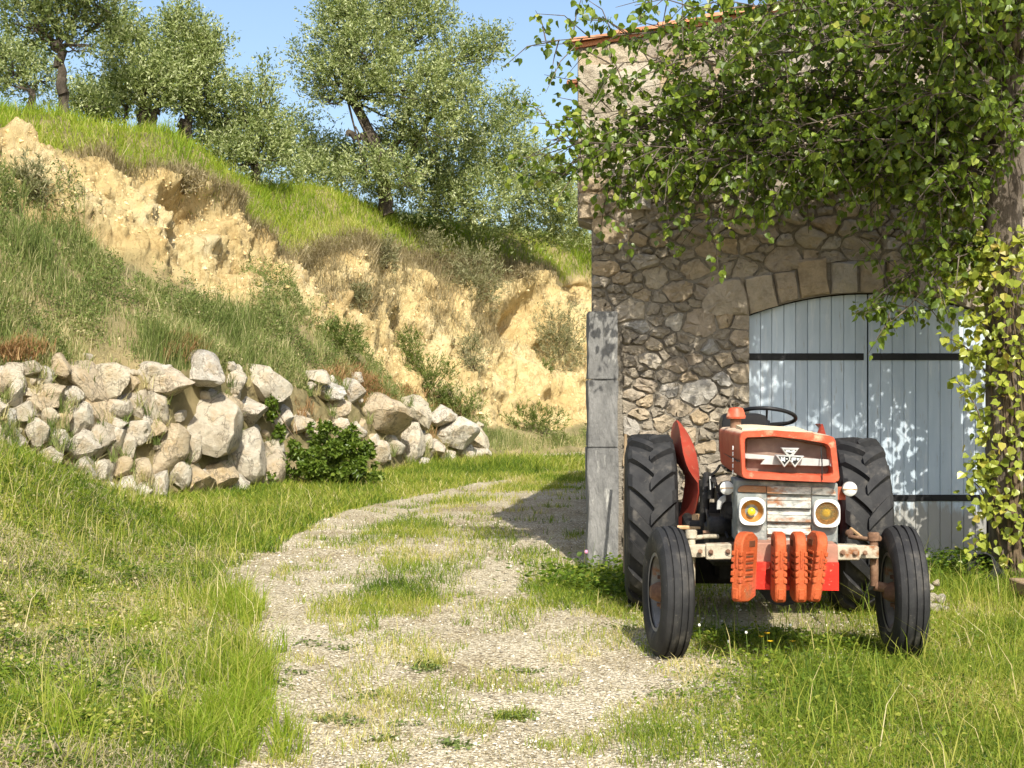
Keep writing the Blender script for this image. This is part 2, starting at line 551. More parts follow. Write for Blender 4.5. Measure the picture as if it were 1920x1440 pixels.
c1 = mixc(nt, ramp(nt, ck_, [(0.470, (0, 0, 0)), (0.496, (0.65, 0.65, 0.65)), (0.504, (0.65, 0.65, 0.65)), (0.530, (0, 0, 0))]), c1, (0.40, 0.26, 0.10))
c1 = mixc(nt, ramp(nt, noise(nt, coords(nt, (0.35, 0.35, 2.2)), 0.8, 6, 0.6), [(0.45, (0, 0, 0)), (0.62, (0.45, 0.45, 0.45))]), c1, (0.58, 0.40, 0.17))
c0 = ramp(nt, noise(nt, v, 1.5, 8), [(0.35, (0.22, 0.20, 0.09)), (0.65, (0.50, 0.40, 0.21))])
at = nd(nt, 'ShaderNodeAttribute', attribute_name='bare')
c = mixc(nt, at.outputs['Fac'], c0, c1)
nt.links.new(c, b.inputs['Base Color'])
b.inputs['Roughness'].default_value = 0.95
b.inputs['Specular IOR Level'].default_value = 0.1
bump(nt, b, noise(nt, v2, 7, 12, 0.80), 1.0, 0.16)
hill = link('hillside', grid_mesh('hillside', H, {'bare': bare.ravel()}), None, m_cliff)
tag(hill, 'steep eroded ochre earth bank with grassy crest above the track', 'hillside', kind='structure')

# projection of the hillside, to find the place on it below something
HP = np.stack([960 + F * H[..., 0] / H[..., 1], 720 - F * (H[..., 2] - CAMZ) / H[..., 1]], -1)
def on_hill(x, y, vmin=0.0, vmax=4.4):
    d = (HP[..., 0] - x) ** 2 + (HP[..., 1] - y) ** 2
    d = np.where((V2 < vmin) | (V2 > vmax), 1e12, d)
    i = np.unravel_index(np.argmin(d), d.shape)
    return H[i].copy()

cellA = np.linalg.norm(np.cross(H[1:, :-1] - H[:-1, :-1], H[:-1, 1:] - H[:-1, :-1]), axis=-1)
Vc, Sc = V2[:-1, :-1], S2[:-1, :-1]
Hc = H[:-1, :-1]
def hill_sample(n, w):
    w = (cellA * w).ravel()
    cdf = np.cumsum(w); cdf /= cdf[-1]
    k = np.searchsorted(cdf, rng.random(n))
    i, j = np.unravel_index(np.minimum(k, len(w) - 1), Vc.shape)
    a, b2 = rng.random((n, 1)), rng.random((n, 1))
    P = (H[i, j] * (1 - a) + H[i + 1, j] * a) * (1 - b2) + (H[i, j + 1] * (1 - a) + H[i + 1, j + 1] * a) * b2
    return P, V2[i, j], S2[i, j]

# clods and crumbs lying on the bare face
n = 7000
w_cl = ((Sc > -150) & (Sc < 1160)) * (Vc > 2.0) * (Vc < 3.0) * (1.0 + 0 * Vc)
P, V_, S_ = hill_sample(n, w_cl)
gr = rng.gamma(1.6, 0.006, n) + 0.005
q = oct_[None] * rng.uniform(0.6, 1.2, (n, 6, 3)) + rng.normal(0, 0.2, (n, 6, 3))
q = q * gr[:, None, None] * np.array([1.1, 1, 1.2]) + (P - np.array([0, 0, 0.004]))[:, None]
m_clod = foliage('earth clod', [(0, (0.50, 0.36, 0.15)), (0.3, (0.66, 0.50, 0.24)), (0.7, (0.70, 0.55, 0.29)), (1, (0.72, 0.60, 0.36))], trans=0.0, rough=0.95, spec=0.1)
me = mesh_np('earth_clods', q.reshape(-1, 3), (np.arange(n)[:, None, None] * 6 + ofc).ravel(), np.full(n * 8, 3), {'tint': np.repeat(rng.random(n), 6)})
tag(link('earth_clods', me, None, m_clod), 'crumbling ochre clods over the bare earth face', 'earth clods', kind='stuff')

# ================================================================== BARN
WY = 12.2
WS = F / WY
def wx(x): return (x - 960) / WS
def wz(y): return CAMZ + (720 - y) / WS
barn = empty('stone_barn', (0.56, WY, 0))
tag(barn, 'rubble stone barn with arched pale blue plank doors', 'barn')
BO = Vector((0.56, WY, 0))
def bobj(name, bm, mat, parent=None, ang=35):
    o = from_bm(name, bm, mat, parent or barn, ang)
    if (parent or barn) is barn: o.location = -BO
    return o

m_mortar = M('lime mortar', [(0.3, (0.15, 0.13, 0.10)), (0.55, (0.27, 0.24, 0.19)), (0.75, (0.40, 0.36, 0.30))], sc=5, bp=0.9, bsc=35, rough=0.95, bdist=0.04)
# per-stone tones
m_stone, nt, b = nmat('rubble stone')
v = coords(nt)
oi = nt.nodes.new('ShaderNodeObjectInfo')
c = ramp(nt, oi.outputs['Random'], [(0.0, (0.33, 0.285, 0.22)), (0.18, (0.46, 0.40, 0.31)), (0.36, (0.45, 0.34, 0.21)), (0.52, (0.52, 0.45, 0.34)), (0.66, (0.39, 0.33, 0.26)), (0.8, (0.50, 0.39, 0.25)), (0.92, (0.42, 0.40, 0.36)), (1.0, (0.57, 0.50, 0.39))])
n1 = ramp(nt, noise(nt, v, 7, 10, 0.7), [(0.28, (0.70, 0.68, 0.65)), (0.5, (1.14, 1.13, 1.12)), (0.72, (1.42, 1.40, 1.36))])
c = mixc(nt, 1.0, c, n1, 'MULTIPLY')
c = mixc(nt, ramp(nt, noise(nt, v, 13, 8, 0.7), [(0.58, (0, 0, 0)), (0.72, (0.6, 0.6, 0.6))]), c, (0.40, 0.27, 0.13))
nt.links.new(c, b.inputs['Base Color'])
b.inputs['Roughness'].default_value = 0.9
bump(nt, b, noise(nt, v, 16, 12, 0.78), 1.0, 0.06)
m_concrete = M('old concrete', [(0.3, (0.15, 0.148, 0.14)), (0.6, (0.25, 0.245, 0.23)), (0.8, (0.36, 0.35, 0.32))], sc=5, bp=1.0, bsc=35, rough=0.95, over=[((0.10, 0.10, 0.095), 8, 0.50, 0.72), ((0.42, 0.41, 0.37), 13, 0.58, 0.70)], stretch=(1, 1, 0.30), bdist=0.03)
m_render = M('old lime render', [(0.3, (0.30, 0.25, 0.18)), (0.5, (0.46, 0.40, 0.30)), (0.75, (0.58, 0.52, 0.41))], sc=4, bp=1.0, bsc=18, rough=0.95, bdist=0.07, over=[((0.25, 0.20, 0.14), 7, 0.52, 0.68)])
m_terra = M('terracotta', [(0.3, (0.30, 0.12, 0.06)), (0.55, (0.46, 0.20, 0.10)), (0.75, (0.55, 0.30, 0.18))], sc=8, bp=0.3, rough=0.9, objvar=0.3)

xdl, xdm, xdr = wx(1405), wx(1632), wx(1859)
zsp, zap = wz(590), wz(548)
hc, rise = (xdr - xdl) / 2, zap - zsp
Ra = (hc * hc + rise * rise) / (2 * rise)
def arch_z(x): return zap - Ra + math.sqrt(max(Ra * Ra - (x - xdm) ** 2, 0))
SL = 0.18
def roof_z(x): return wz(92) + (x - wx(1083)) * SL
x0, x1 = wx(1083), wx(1109)
outl = [(x1, -0.25), (x1, wz(420)), (x0, wz(412)), (x0, roof_z(x0)), (8.2, roof_z(8.2)), (8.2, -0.25), (xdr, -0.25), (xdr, zsp)]
for k in range(1, 20): 
    xx = xdr + (xdl - xdr) * k / 20
    outl.append((xx, arch_z(xx)))
outl += [(xdl, zsp), (xdl, -0.25)]
bm = bmesh.new()
prism(bm, [(x, WY, z) for x, z in outl], (0.035, 0.55, 0))
# side and back walls, receding to the right behind the corner
SK = math.tan(R(7.5))
def wallbox(bm, p, q, th, h0, h1):
    p, q = Vector(p), Vector(q)
    t = (q - p).normalized(); nn = Vector((t.y, -t.x, 0)) * th
    prism(bm, [p + Vector((0, 0, -0.25)), q + Vector((0, 0, -0.25)), q + Vector((0, 0, h1)), p + Vector((0, 0, h0))], nn)
DB = 8.0
wallbox(bm, (x1 + 0.07, WY + 0.555, 0), (x1 + SK * DB, WY + DB, 0), 0.5, roof_z(x0) - 0.05, roof_z(x0) - 0.05)
wallbox(bm, (x1 + SK * DB, WY + DB, 0), (9.2, WY + DB, 0), -0.5, roof_z(x0), roof_z(8.2))
wallbox(bm, (8.19, WY + 0.56, 0), (9.2, WY + DB - 0.01, 0), -0.5, roof_z(8.2), roof_z(8.2))
wall = bobj('wall', bm, m_mortar)
WL = wall
def wobj(name, bm, mat, ang=40): return from_bm(name, bm, mat, WL, ang)

# roof: slab and canal tiles along the verge
bm = bmesh.new()
roof_pts = [(x0 - 0.04, WY - 0.03, roof_z(x0 - 0.04) + 0.005), (8.5, WY - 0.03, roof_z(8.5)), (9.6, WY + DB + 0.2, roof_z(8.5)), (x0 + SK * DB + 0.16, WY + DB + 0.2, roof_z(x0 - 0.10))]
prism(bm, roof_pts, (0, 0, 0.04))
roof = bobj('roof', bm, m_terra)
for k in range(21):
    bm = bmesh.new()
    L_, r_ = 0.42, 0.085
    ring = []
    for s in (0, 1):
        for q_ in (0, 1):
            rr = r_ * (1.0 if s == 0 else 0.82) - (0.016 if q_ else 0)
            ring.append([bm.verts.new(Vector((s * L_, -rr * math.cos(t) , rr * 0.55 * math.sin(t)))) for t in np.linspace(0, math.pi, 9)])
    o0, i0, o1, i1 = ring
    for j in range(8):
        bm.faces.new((o0[j], o0[j + 1], o1[j + 1], o1[j]))
        bm.faces.new((i0[j], i1[j], i1[j + 1], i0[j + 1]))
        bm.faces.new((o0[j], i0[j], i0[j + 1], o0[j + 1]))
        bm.faces.new((o1[j], o1[j + 1], i1[j + 1], i1[j]))
    for j in (0, 8):
        bm.faces.new((o0[j], o1[j], i1[j], i0[j]))
    t = from_bm('roof_tile', bm, m_terra, roof, 50)
    xx = x0 - 0.06 + k * 0.37
    t.location = (xx, WY - 0.01, roof_z(xx) + 0.052)
    t.rotation_euler = (random.uniform(-.03, .03), -math.atan(SL) + 0.03, random.uniform(-.02, .02))
bm = bmesh.new()
bx(bm, (x0 - 0.025, WY + 0.12, wz(151)), (0.13, 0.20, 0.035), 0.006, Matrix.Rotation(R(-8), 3, 'Y').to_euler().to_quaternion())
bx(bm, (x0 + 0.01, WY + 0.12, wz(158)), (0.06, 0.16, 0.03), 0.006)
bobj('eave_tile', bm, m_terra)

# ---- stones of the front wall
def chaikin(p, r=0.22):
    out = []
    for i in range(len(p)):
        a, b2 = np.array(p[i]), np.array(p[(i + 1) % len(p)])
        out += [a * (1 - r) + b2 * r, a * r + b2 * (1 - r)]
    return out

def stone_mesh(name, poly, y0, depth, gap=0.011, rnd=0.2, rg=random):
    c = np.mean(poly, axis=0)
    p = []
    for q_ in poly:
        d = np.array(q_) - c
        l = np.linalg.norm(d)
        p.append(c + d * max(0.5, (l - gap) / l))
    if rnd: p = chaikin(p, rnd)
    # drop near-duplicate points
    pp = [p[0]]
    for q_ in p[1:]:
        if np.linalg.norm(q_ - pp[-1]) > 0.018: pp.append(q_)
    p = pp
    n_ = len(p)
    bm = bmesh.new()
    spec = [(1.0, 0.03, 0), (0.99 , -0.45 * depth, 0.009), (0.88, -0.86 * depth, 0.011), (0.5, -depth, 0.016)]
    tl = (rg.uniform(-.12, .12), rg.uniform(-.12, .12))
    R_ = []
    for s, yy, j in spec:
        ring = []
        for q_ in p:
            w = c + (q_ - c) * s
            dy = (w[0] - c[0]) * tl[0] + (w[1] - c[1]) * tl[1] if yy < -0.5 * depth else 0
            ring.append(bm.verts.new((w[0] + rg.uniform(-j, j), y0 + yy + dy + rg.uniform(-j, j) * 0.8, w[1] + rg.uniform(-j, j))))
        R_.append(ring)
    for a, b2 in zip(R_[:-1], R_[1:]):
        for i in range(n_):
            bm.faces.new((a[i], a[(i + 1) % n_], b2[(i + 1) % n_], b2[i]))
    cv = bm.verts.new((c[0], y0 - depth * rg.uniform(0.9, 1.12), c[1]))
    for i in range(n_):
        bm.faces.new((R_[-1][i], R_[-1][(i + 1) % n_], cv))
    return bm

def P2(pts): return [(wx(a), wz(b2)) for a, b2 in pts]
special = {
    'quoin': [P2([(1084, 362), (1137, 362), (1137, 410), (1086, 411)]), P2([(1084, 335), (1148, 332), (1149, 357), (1084, 360)]), P2([(1140, 368), (1158, 366), (1163, 396), (1142, 399)]),
              P2([(1163, 363), (1222, 362), (1222, 393), (1167, 396)]), P2([(1313, 568), (1325, 540), (1352, 524), (1388, 519), (1402, 552), (1405, 591), (1340, 592), (1318, 588)])],
    'voussoir': [P2([(1391, 521), (1446, 511), (1459, 573), (1406, 590)]), P2([(1448, 512), (1490, 507), (1498, 561), (1461, 572)]), P2([(1493, 488), (1549, 480), (1555, 552), (1500, 560)]),
                 P2([(1557, 492), (1607, 490), (1608, 549), (1558, 551)]), P2([(1611, 489), (1657, 488), (1658, 548), (1612, 548)]), P2([(1662, 489), (1715, 487), (1714, 552), (1662, 548)]),
                 P2([(1719, 487), (1770, 492), (1764, 560), (1718, 553)]), P2([(1774, 492), (1826, 505), (1812, 575), (1768, 561)]), P2([(1830, 506), (1884, 521), (1861, 592), (1816, 577)])],
}
def dense_poly(p, k=3):
    out = []
    for i in range(len(p)):
        a, b2 = np.array(p[i]), np.array(p[(i + 1) % len(p)])
        for j in range(k): out.append(a + (b2 - a) * j / k)
    return out
for nm, ps in special.items():
    for p in ps:
        bm = stone_mesh(nm, dense_poly(p, 3), WY, 0.055, 0.006, 0)
        wobj(nm, bm, m_stone)
def inside(p, poly):
    x, z = p; r = False
    for i in range(len(poly)):
        (xa, za), (xb, zb) = poly[i], poly[i - 1]
        if (za > z) != (zb > z) and x < (xb - xa) * (z - za) / (zb - za) + xa: r = not r
    return r
allsp = special['quoin'] + special['voussoir']
PLX, PLZ0 = wx(1262), wz(330)     # rendered patch at the upper corner
def blocked(x, z):
    if xdl - 0.01 < x < xdr + 0.01 and z < arch_z(x): return True
    if z > roof_z(x) - 0.02: return True
    if xdl - 0.25 < x < xdr + 0.25 and z > zsp - 0.02 and math.hypot(x - xdm, z - (zap - Ra)) < Ra + 0.29: return True
    if x < wx(1166) and z < wz(585): return True
    if x < x1 + 0.02 and z < wz(410): return True
    return any(inside((x, z), p) for p in allsp)
AN = 1.5
seeds = []
srand = random.Random(5)
tries = 0
while tries < 16000:
    tries += 1
    x, z = srand.uniform(x0, 5.35), srand.uniform(-0.05, 5.0)
    if blocked(x, z): continue
    if z > roof_z(x) - 0.07: continue
    r = srand.choice([0.06, 0.07, 0.085, 0.10, 0.12, 0.15, 0.19, 0.22])
    if z > wz(340): r = max(r, 0.15)
    if any((x - a) ** 2 + ((z - b2) * AN) ** 2 < (0.92 * (r + c_)) ** 2 * 0.55 for a, b2, c_ in seeds): continue
    seeds.append((x, z, r))
def clip(poly, n, d):
    out = []
    for i in range(len(poly)):
        a, b2 = poly[i], poly[(i + 1) % len(poly)]
        da, db = a[0] * n[0] + a[1] * n[1] - d, b2[0] * n[0] + b2[1] * n[1] - d
        if da <= 0: out.append(a)
        if (da < 0) != (db < 0) and da != db:
            t = da / (da - db)
            out.append((a[0] + (b2[0] - a[0]) * t, a[1] + (b2[1] - a[1]) * t))
    return out
cells = []
for i, (x, z, r) in enumerate(seeds):
    poly = [(x - .32, (z - .26) * AN), (x + .32, (z - .26) * AN), (x + .32, (z + .26) * AN), (x - .32, (z + .26) * AN)]
    for k, (a, b2, r2) in enumerate(seeds):
        if k == i or abs(a - x) > .8 or abs(b2 - z) > .7: continue
        nx, nz = a - x, (b2 - z) * AN
        L_ = math.hypot(nx, nz)
        # power-diagram style split so that big stones keep their size
        t = 0.5 + 0.5 * (r * r - r2 * r2) / (L_ * L_)
        t = min(max(t, 0.3), 0.7)
        nx /= L_; nz /= L_
        poly = clip(poly, (nx, nz), nx * x + nz * z * AN + L_ * t * (0.985))
        if len(poly) < 3: break
    if len(poly) < 3: continue
    poly = [(a, b2 / AN) for a, b2 in poly]
    xm = wx(1166) if z < wz(585) else (x1 if z < wz(410) else x0)
    poly = clip(poly, (-1, 0), -xm)
    if x > xdl - 0.25 and x < xdr + 0.25 and z > zsp - 0.02:
        rx_, rz2 = x - xdm, z - (zap - Ra); rl = math.hypot(rx_, rz2)
        poly = clip(poly, (-rx_ / rl, -rz2 / rl), -((xdm * rx_ + (zap - Ra) * rz2) / rl + Ra + 0.262))
        if len(poly) < 3: continue
    if x < xdl and z < zsp + 0.02: poly = clip(poly, (1, 0), xdl)
    if x > xdr and z < zsp + 0.02: poly = clip(poly, (-1, 0), -xdr)
    poly = clip(poly, (-SL, 1), roof_z(0) - 0.015)
    if len(poly) < 3: continue
    ar = 0.5 * abs(sum(poly[k][0] * poly[k - 1][1] - poly[k - 1][0] * poly[k][1] for k in range(len(poly))))
    if ar < 0.0025: continue
    cells.append((poly, x, z, ar))
# those behind the special stones are pulled back
print('stones', len(cells))
cells.sort(key=lambda c_: -c_[3] * (1.0 if c_[1] < 4.4 else 0.1))
rest = bmesh.new()
for k, (poly, x, z, ar) in enumerate(cells):
    near = any(inside((q_[0], q_[1]), p) for q_ in poly for p in allsp)
    dep = random.uniform(0.014, 0.055)
    if near: dep = 0.02
    if x < PLX and z > PLZ0: dep = min(dep, 0.03)
    bm = stone_mesh('stone', dense_poly(poly, 2), WY, dep, random.uniform(0.004, 0.014), random.uniform(0.14, 0.25))
    if k < 285: wobj('stone', bm, m_stone)
    else: merge(rest, bm)
if len(rest.verts):
    tag(wobj('rubble', rest, m_stone), kind='stuff')
# lime render smeared over the upper corner, with holes where stones show
nx_, nz_ = 60, 60
xs, zs = np.linspace(x0 + 0.004, PLX + 0.25, nx_), np.linspace(wz(345), wz(118), nz_)
XX, ZZ = np.meshgrid(xs, zs)
er = sstep((PLX + 0.1 - XX) / 0.35) * sstep((ZZ - wz(345)) / 0.25) * sstep((roof_z(XX) - 0.10 - ZZ) / 0.1)
YY = WY + 0.02 - 0.062 * (0.35 + 0.65 * er) + 0.05 * (1 - er) + 0.045 * fbm(XX, ZZ, 0, 3, 4, 77)
me = grid_mesh('lime_render', np.stack([XX, YY, ZZ], -1)[:, ::1])
link('lime_render', me, WL, m_render)

# concrete pier at the corner: blocks
yb = [1075, 838, 712, 585]
for k in range(3):
    bm = bmesh.new()
    z0_, z1_ = wz(yb[k]) + 0.0015, wz(yb[k + 1]) - 0.0015
    if k == 0: z0_ = -0.15
    xa, xb = wx(1101 + k * 0.5) , wx(1157 - k * 0.4)
    bx(bm, ((xa + xb) / 2, WY + 0.03 - 0.004 * k, (z0_ + z1_) / 2), (xb - xa, 0.34, z1_ - z0_), 0.007, None, 2)
    bmesh.ops.subdivide_edges(bm, edges=[e for e in bm.edges if e.calc_length() > 0.12], cuts=5, use_grid_fill=True)
    for v_ in bm.verts:
        j = 0.011 * float(fbm(v_.co.x, v_.co.y, v_.co.z, 11, 3, 5))
        v_.co += Vector((j, j, 0))
    o = bobj('pier_block', bm, m_concrete)

# ---- doors
m_door = M('pale blue paint', [(0.3, (0.40, 0.48, 0.55)), (0.7, (0.50, 0.575, 0.635))], sc=3, rough=0.6, bp=0.15, bsc=120, stretch=(4, 1, 0.5), objvar=0.16, over=[((0.62, 0.66, 0.68), 5, 0.56, 0.74), ((0.30, 0.29, 0.26), 9, 0.62, 0.74)])
m_black = M('black iron paint', [(0.3, (0.008, 0.008, 0.009)), (0.7, (0.02, 0.02, 0.021))], rough=0.6, bp=0.2)
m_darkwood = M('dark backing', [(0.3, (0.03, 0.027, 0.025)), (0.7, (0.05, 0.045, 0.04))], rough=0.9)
# splashed dirt along the foot of the boards
nt = m_door.node_tree; b = nt.nodes['Principled BSDF']
src = b.inputs['Base Color'].links[0].from_socket
tc_ = nt.nodes.new('ShaderNodeTexCoord'); sx_ = nt.nodes.new('ShaderNodeSeparateXYZ'); nt.links.new(tc_.outputs['Object'], sx_.inputs[0])
ma = nd(nt, 'ShaderNodeMath', operation='MULTIPLY_ADD'); nt.links.new(noise(nt, coords(nt, (3, 1, 0.7)), 5, 8, 0.7), ma.inputs[0]); ma.inputs[1].default_value = -0.9; nt.links.new(sx_.outputs[2], ma.inputs[2])
dm = ramp(nt, ma.outputs[0], [(0.0, (0.75, 0.75, 0.75)), (0.14, (0, 0, 0))])
nt.links.new(mixc(nt, dm, src, (0.27, 0.24, 0.19)), b.inputs['Base Color'])
DY = WY + 0.09
for side in (0, 1):
    door = empty('door', BO, 0, barn)
    door.location = (0, 0, 0)
    xa, xb = (xdl + 0.006, xdm - 0.005) if side == 0 else (xdm + 0.005, xdr - 0.006)
    npl = 10
    ed = [xa + (xb - xa) * (k + (0 if k in (0, npl) else random.uniform(-.03, .03))) / npl for k in range(npl + 1)]
    for k in range(npl):
        a, b2 = ed[k] + 0.0016, ed[k + 1] - 0.0016
        bm = bmesh.new()
        th = DY + random.uniform(-0.0015, 0.0015)
        prism(bm, [(a, th, 0.03), (b2, th, 0.03), (b2, th, arch_z(b2) - 0.012), ((a + b2) / 2, th, arch_z((a + b2) / 2) - 0.012), (a, th, arch_z(a) - 0.012)], (0, 0.026, 0), 0.003)
        o = bobj('plank', bm, m_door, door)
        o.location = -BO
    for (ya, yb_) in ((662, 675), (929, 941)):
        sa, sb = (xa - 0.004, wx(1624)) if side == 0 else (wx(1640), xb + 0.004)
        bm = bmesh.new()
        zc = (wz(ya) + wz(yb_)) / 2
        bx(bm, ((sa + sb) / 2, DY - 0.006, zc), (sb - sa, 0.010, wz(ya) - wz(yb_)), 0.002)
        for t in np.linspace(0.08, 0.95, 5):
            sphere(bm, (sa + (sb - sa) * t, DY - 0.011, zc), 0.009, (1, 0.6, 1), 1)
        o = bobj('hinge_strap', bm, m_black, door)
        o.location = -BO
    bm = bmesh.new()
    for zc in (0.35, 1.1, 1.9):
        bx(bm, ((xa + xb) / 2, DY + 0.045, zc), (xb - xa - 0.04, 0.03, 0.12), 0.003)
    bx(bm, ((xa + xb) / 2, DY + 0.075, 1.2), (xb - xa + 0.02, 0.02, 2.3), 0.0)  # added dark panel that stops light leaking between the planks
    o = bobj('ledge_and_backing', bm, m_darkwood, door)
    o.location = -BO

# ================================================================== OLIVE TREES ON THE BANK
m_bark_o = M('olive bark', [(0.3, (0.03, 0.024, 0.017)), (0.5, (0.075, 0.06, 0.043)), (0.7, (0.15, 0.125, 0.095))], sc=7, bp=1.0, bsc=18, rough=0.95, stretch=(1, 1, 0.35), bdist=0.05)
m_olive = foliage('olive leaves', [(0.0, (0.075, 0.11, 0.025)), (0.4, (0.22, 0.265, 0.09)), (0.7, (0.35, 0.39, 0.17)), (1.0, (0.52, 0.55, 0.33))], trans=0.28, tcol=1.5)
m_olive_dark = foliage('dark olive leaves', [(0.0, (0.07, 0.10, 0.025)), (0.5, (0.15, 0.19, 0.055)), (1.0, (0.31, 0.33, 0.16))], trans=0.25, tcol=1.5)

def blob_points(c, r, n, hollow_=0.35):
    u = unit(rng.normal(size=(n, 3)))
    rad = hollow_ + (1 - hollow_) * rng.random(n) ** 0.6
    lump = 1 + 0.22 * fbm(u[:, 0] + c[0], u[:, 1] + c[1], u[:, 2], 2.2, 3, int(abs(c[0]) * 13) % 97)
    return np.array(c) + u * (rad * lump)[:, None] * np.array(r), u

def olive(name, base, trunk, blobs, label, nsprig, mat=None, leafL=0.085, r0=0.16, cat='tree', trunks=None, group='olive trees on the crest of the bank'):
    """blobs: (column, row, half width, half height in photo pixels, depth)"""
    Y0 = base[1]
    t = empty(name, base)
    tag(t, label, cat, group)
    if trunk:
        bm = bmesh.new()
        for tr in [trunk] + (trunks or []):
            pts = [px(*q) - np.array(base) for q in tr[0]]
            if tr is trunk: pts[0] = pts[0] + (pts[0] - pts[1]) * 0.6
            pts = curve_pts(pts, 6)
            k = len(pts)
            pts = [p + 0.035 * rng.normal(size=3) * (0 < i < k - 1) for i, p in enumerate(pts)]
            rr = np.interp(np.linspace(0, 1, k), [0, 0.08, 1], [tr[1] * 1.25, tr[1], tr[1] * tr[2]])
            rr = rr * (1 + 0.12 * rng.normal(size=k).clip(-1, 1))
            tube(bm, pts, list(rr), 10)
        from_bm('trunk', bm, m_bark_o, t, 80)
    # sprigs
    area = np.array([b2[2] * b2[3] for b2 in blobs], float)
    ns = np.maximum((1.5 * nsprig * area / area.sum()).astype(int), 4)
    C_, D_, lim = [], [], bmesh.new()
    for (cx, cy, rx, ry, Yb), k in zip(blobs, ns):
        c = px(cx, cy, Yb) - np.array(base)
        r = np.array([rx / F * Yb, 0.85 * (rx + ry) / 2 / F * Yb, ry / F * Yb]) * 0.84
        p, u = blob_points(c, r, k)
        C_.append(p)
        dd = u * 0.7 + np.array([0, 0, 0.75]) + 0.45 * rng.normal(size=(k, 3))
        D_.append(unit(dd))
        # limbs into each clump
        if trunk:
            tp = px(*trunk[0][-1]) - np.array(base)
            e = c + (c - tp) * 0.02
            mid = (tp + e) / 2 + np.array([0, 0, -0.12])
            tube(lim, curve_pts([tp, mid, e], 5), list(np.linspace(trunk[1] * trunk[2] * 0.34, 0.008, 11)), 6)
            for _ in range(7):
                a = tp + (e - tp) * random.uniform(0.4, 1)
                e2 = c + r * rng.normal(size=3) * 0.6
                tube(lim, curve_pts([a, (a + e2) / 2 + 0.05 * rng.normal(size=3), e2], 3), list(np.linspace(0.02, 0.006, 7)), 4)
    if len(lim.verts): from_bm('branch', lim, m_bark_o, t, 80)
    else: lim.free()
    C_, D_ = np.concatenate(C_), np.concatenate(D_)
    K = 17
    ln = rng.uniform(0.28, 0.6, len(C_)) * (leafL / 0.085)
    s = rng.random((len(C_), K))
    pos = C_[:, None] + D_[:, None] * (ln[:, None] * s)[..., None] + 0.02 * rng.normal(size=(len(C_), K, 3))
    ld = D_[:, None] * 0.75 + 0.75 * rng.normal(size=(len(C_), K, 3))
    nr = rng.normal(size=(len(C_), K, 3))
    m = len(C_) * K
    clump = np.repeat(rng.normal(0, 0.20, len(C_)), K)
    tint = np.clip(rng.beta(1.6, 1.9, m) + clump, 0, 1)
    L_ = rng.uniform(0.7, 1.3, m) * leafL
    f = leaves_obj('crown', pos.reshape(-1, 3), ld.reshape(-1, 3), nr.reshape(-1, 3), L_, L_ * rng.uniform(0.28, 0.42, m), tint, mat or m_olive, t)
    tag(f, kind='stuff')
    return t

B1 = px(120, 218, 26.5)
olive('olive_tree', B1, ([(122, 222, 26.5), (117, 170, 26.5), (113, 120, 26.5), (112, 85, 26.5)], 0.105, 0.75),
      [(55, 40, 62, 42, 26.2), (130, 25, 75, 55, 26.6), (185, 45, 38, 42, 26.9), (100, -40, 90, 50, 26.5), (40, -10, 60, 45, 26.8), (160, -20, 60, 50, 26.3), (145, 85, 35, 20, 26.2), (90, 78, 45, 18, 26.6)],
      'tall olive with bare dark trunk and spreading dark green crown at high end of bank', 620, m_olive_dark,
      trunks=[([(112, 95, 26.5), (90, 65, 26.4), (60, 45, 26.3)], 0.05, 0.5), ([(112, 95, 26.5), (135, 70, 26.6), (165, 40, 26.7)], 0.055, 0.5)])
olive('olive_tree', px(60, 200, 32), ([(60, 205, 32), (58, 170, 32)], 0.1, 0.7),
      [(15, 130, 60, 60, 32), (75, 150, 55, 60, 32.5), (-40, 120, 70, 70, 32), (30, 100, 45, 30, 33)], 'low grey-green olive spreading under and behind the tall bare-trunked olive', 520)
olive('olive_tree', px(165, 235, 31), ([(165, 240, 31), (165, 190, 31)], 0.09, 0.7),
      [(165, 200, 40, 32, 31), (205, 205, 36, 38, 31.5)], 'small olive filling gap between tall bare-trunked olive and twin-trunked olive', 330)
olive('olive_tree', px(268, 258, 28.5), ([(266, 262, 28.5), (268, 220, 28.5), (276, 190, 28.5)], 0.16, 0.6),
      [(235, 110, 48, 75, 28.6), (225, 55, 25, 35, 28.8), (268, 165, 50, 32, 28.2), (305, 150, 36, 42, 28.4), (245, 185, 40, 25, 28.8), (300, 190, 45, 25, 28.4)],
      'olive with twin dark gnarled trunks and feathery crown', 640, trunks=[([(292, 262, 28.5), (285, 225, 28.5), (300, 190, 28.4)], 0.09, 0.7), ([(234, 245, 28.9), (234, 210, 28.9), (228, 180, 28.8)], 0.045, 0.7)])
olive('olive_tree', px(347, 282, 29.5), ([(347, 288, 29.5), (347, 250, 29.5), (350, 222, 29.5)], 0.15, 0.8),
      [(345, 75, 48, 60, 29.6), (380, 105, 40, 45, 29.6), (330, 130, 55, 55, 29.3), (375, 165, 50, 55, 29.4), (330, 40, 25, 20, 29.6), (395, 90, 25, 20, 29.8), (355, 195, 40, 25, 29.7)],
      'olive with short thick trunk and tall rounded crown, next to the twin-trunked olive', 800)
olive('olive_tree', px(470, 345, 30), ([(480, 352, 30), (480, 320, 30), (470, 290, 30)], 0.10, 0.7),
      [(420, 225, 52, 65, 30.2), (475, 205, 40, 55, 30.2), (495, 270, 50, 55, 30), (430, 290, 55, 40, 29.7), (520, 260, 30, 50, 30.4), (500, 150, 14, 25, 30.4), (395, 260, 40, 60, 30.6), (470, 310, 70, 28, 29.8)],
      'low bushy olive hiding its trunk, between tall rounded olive and far thicket', 850)
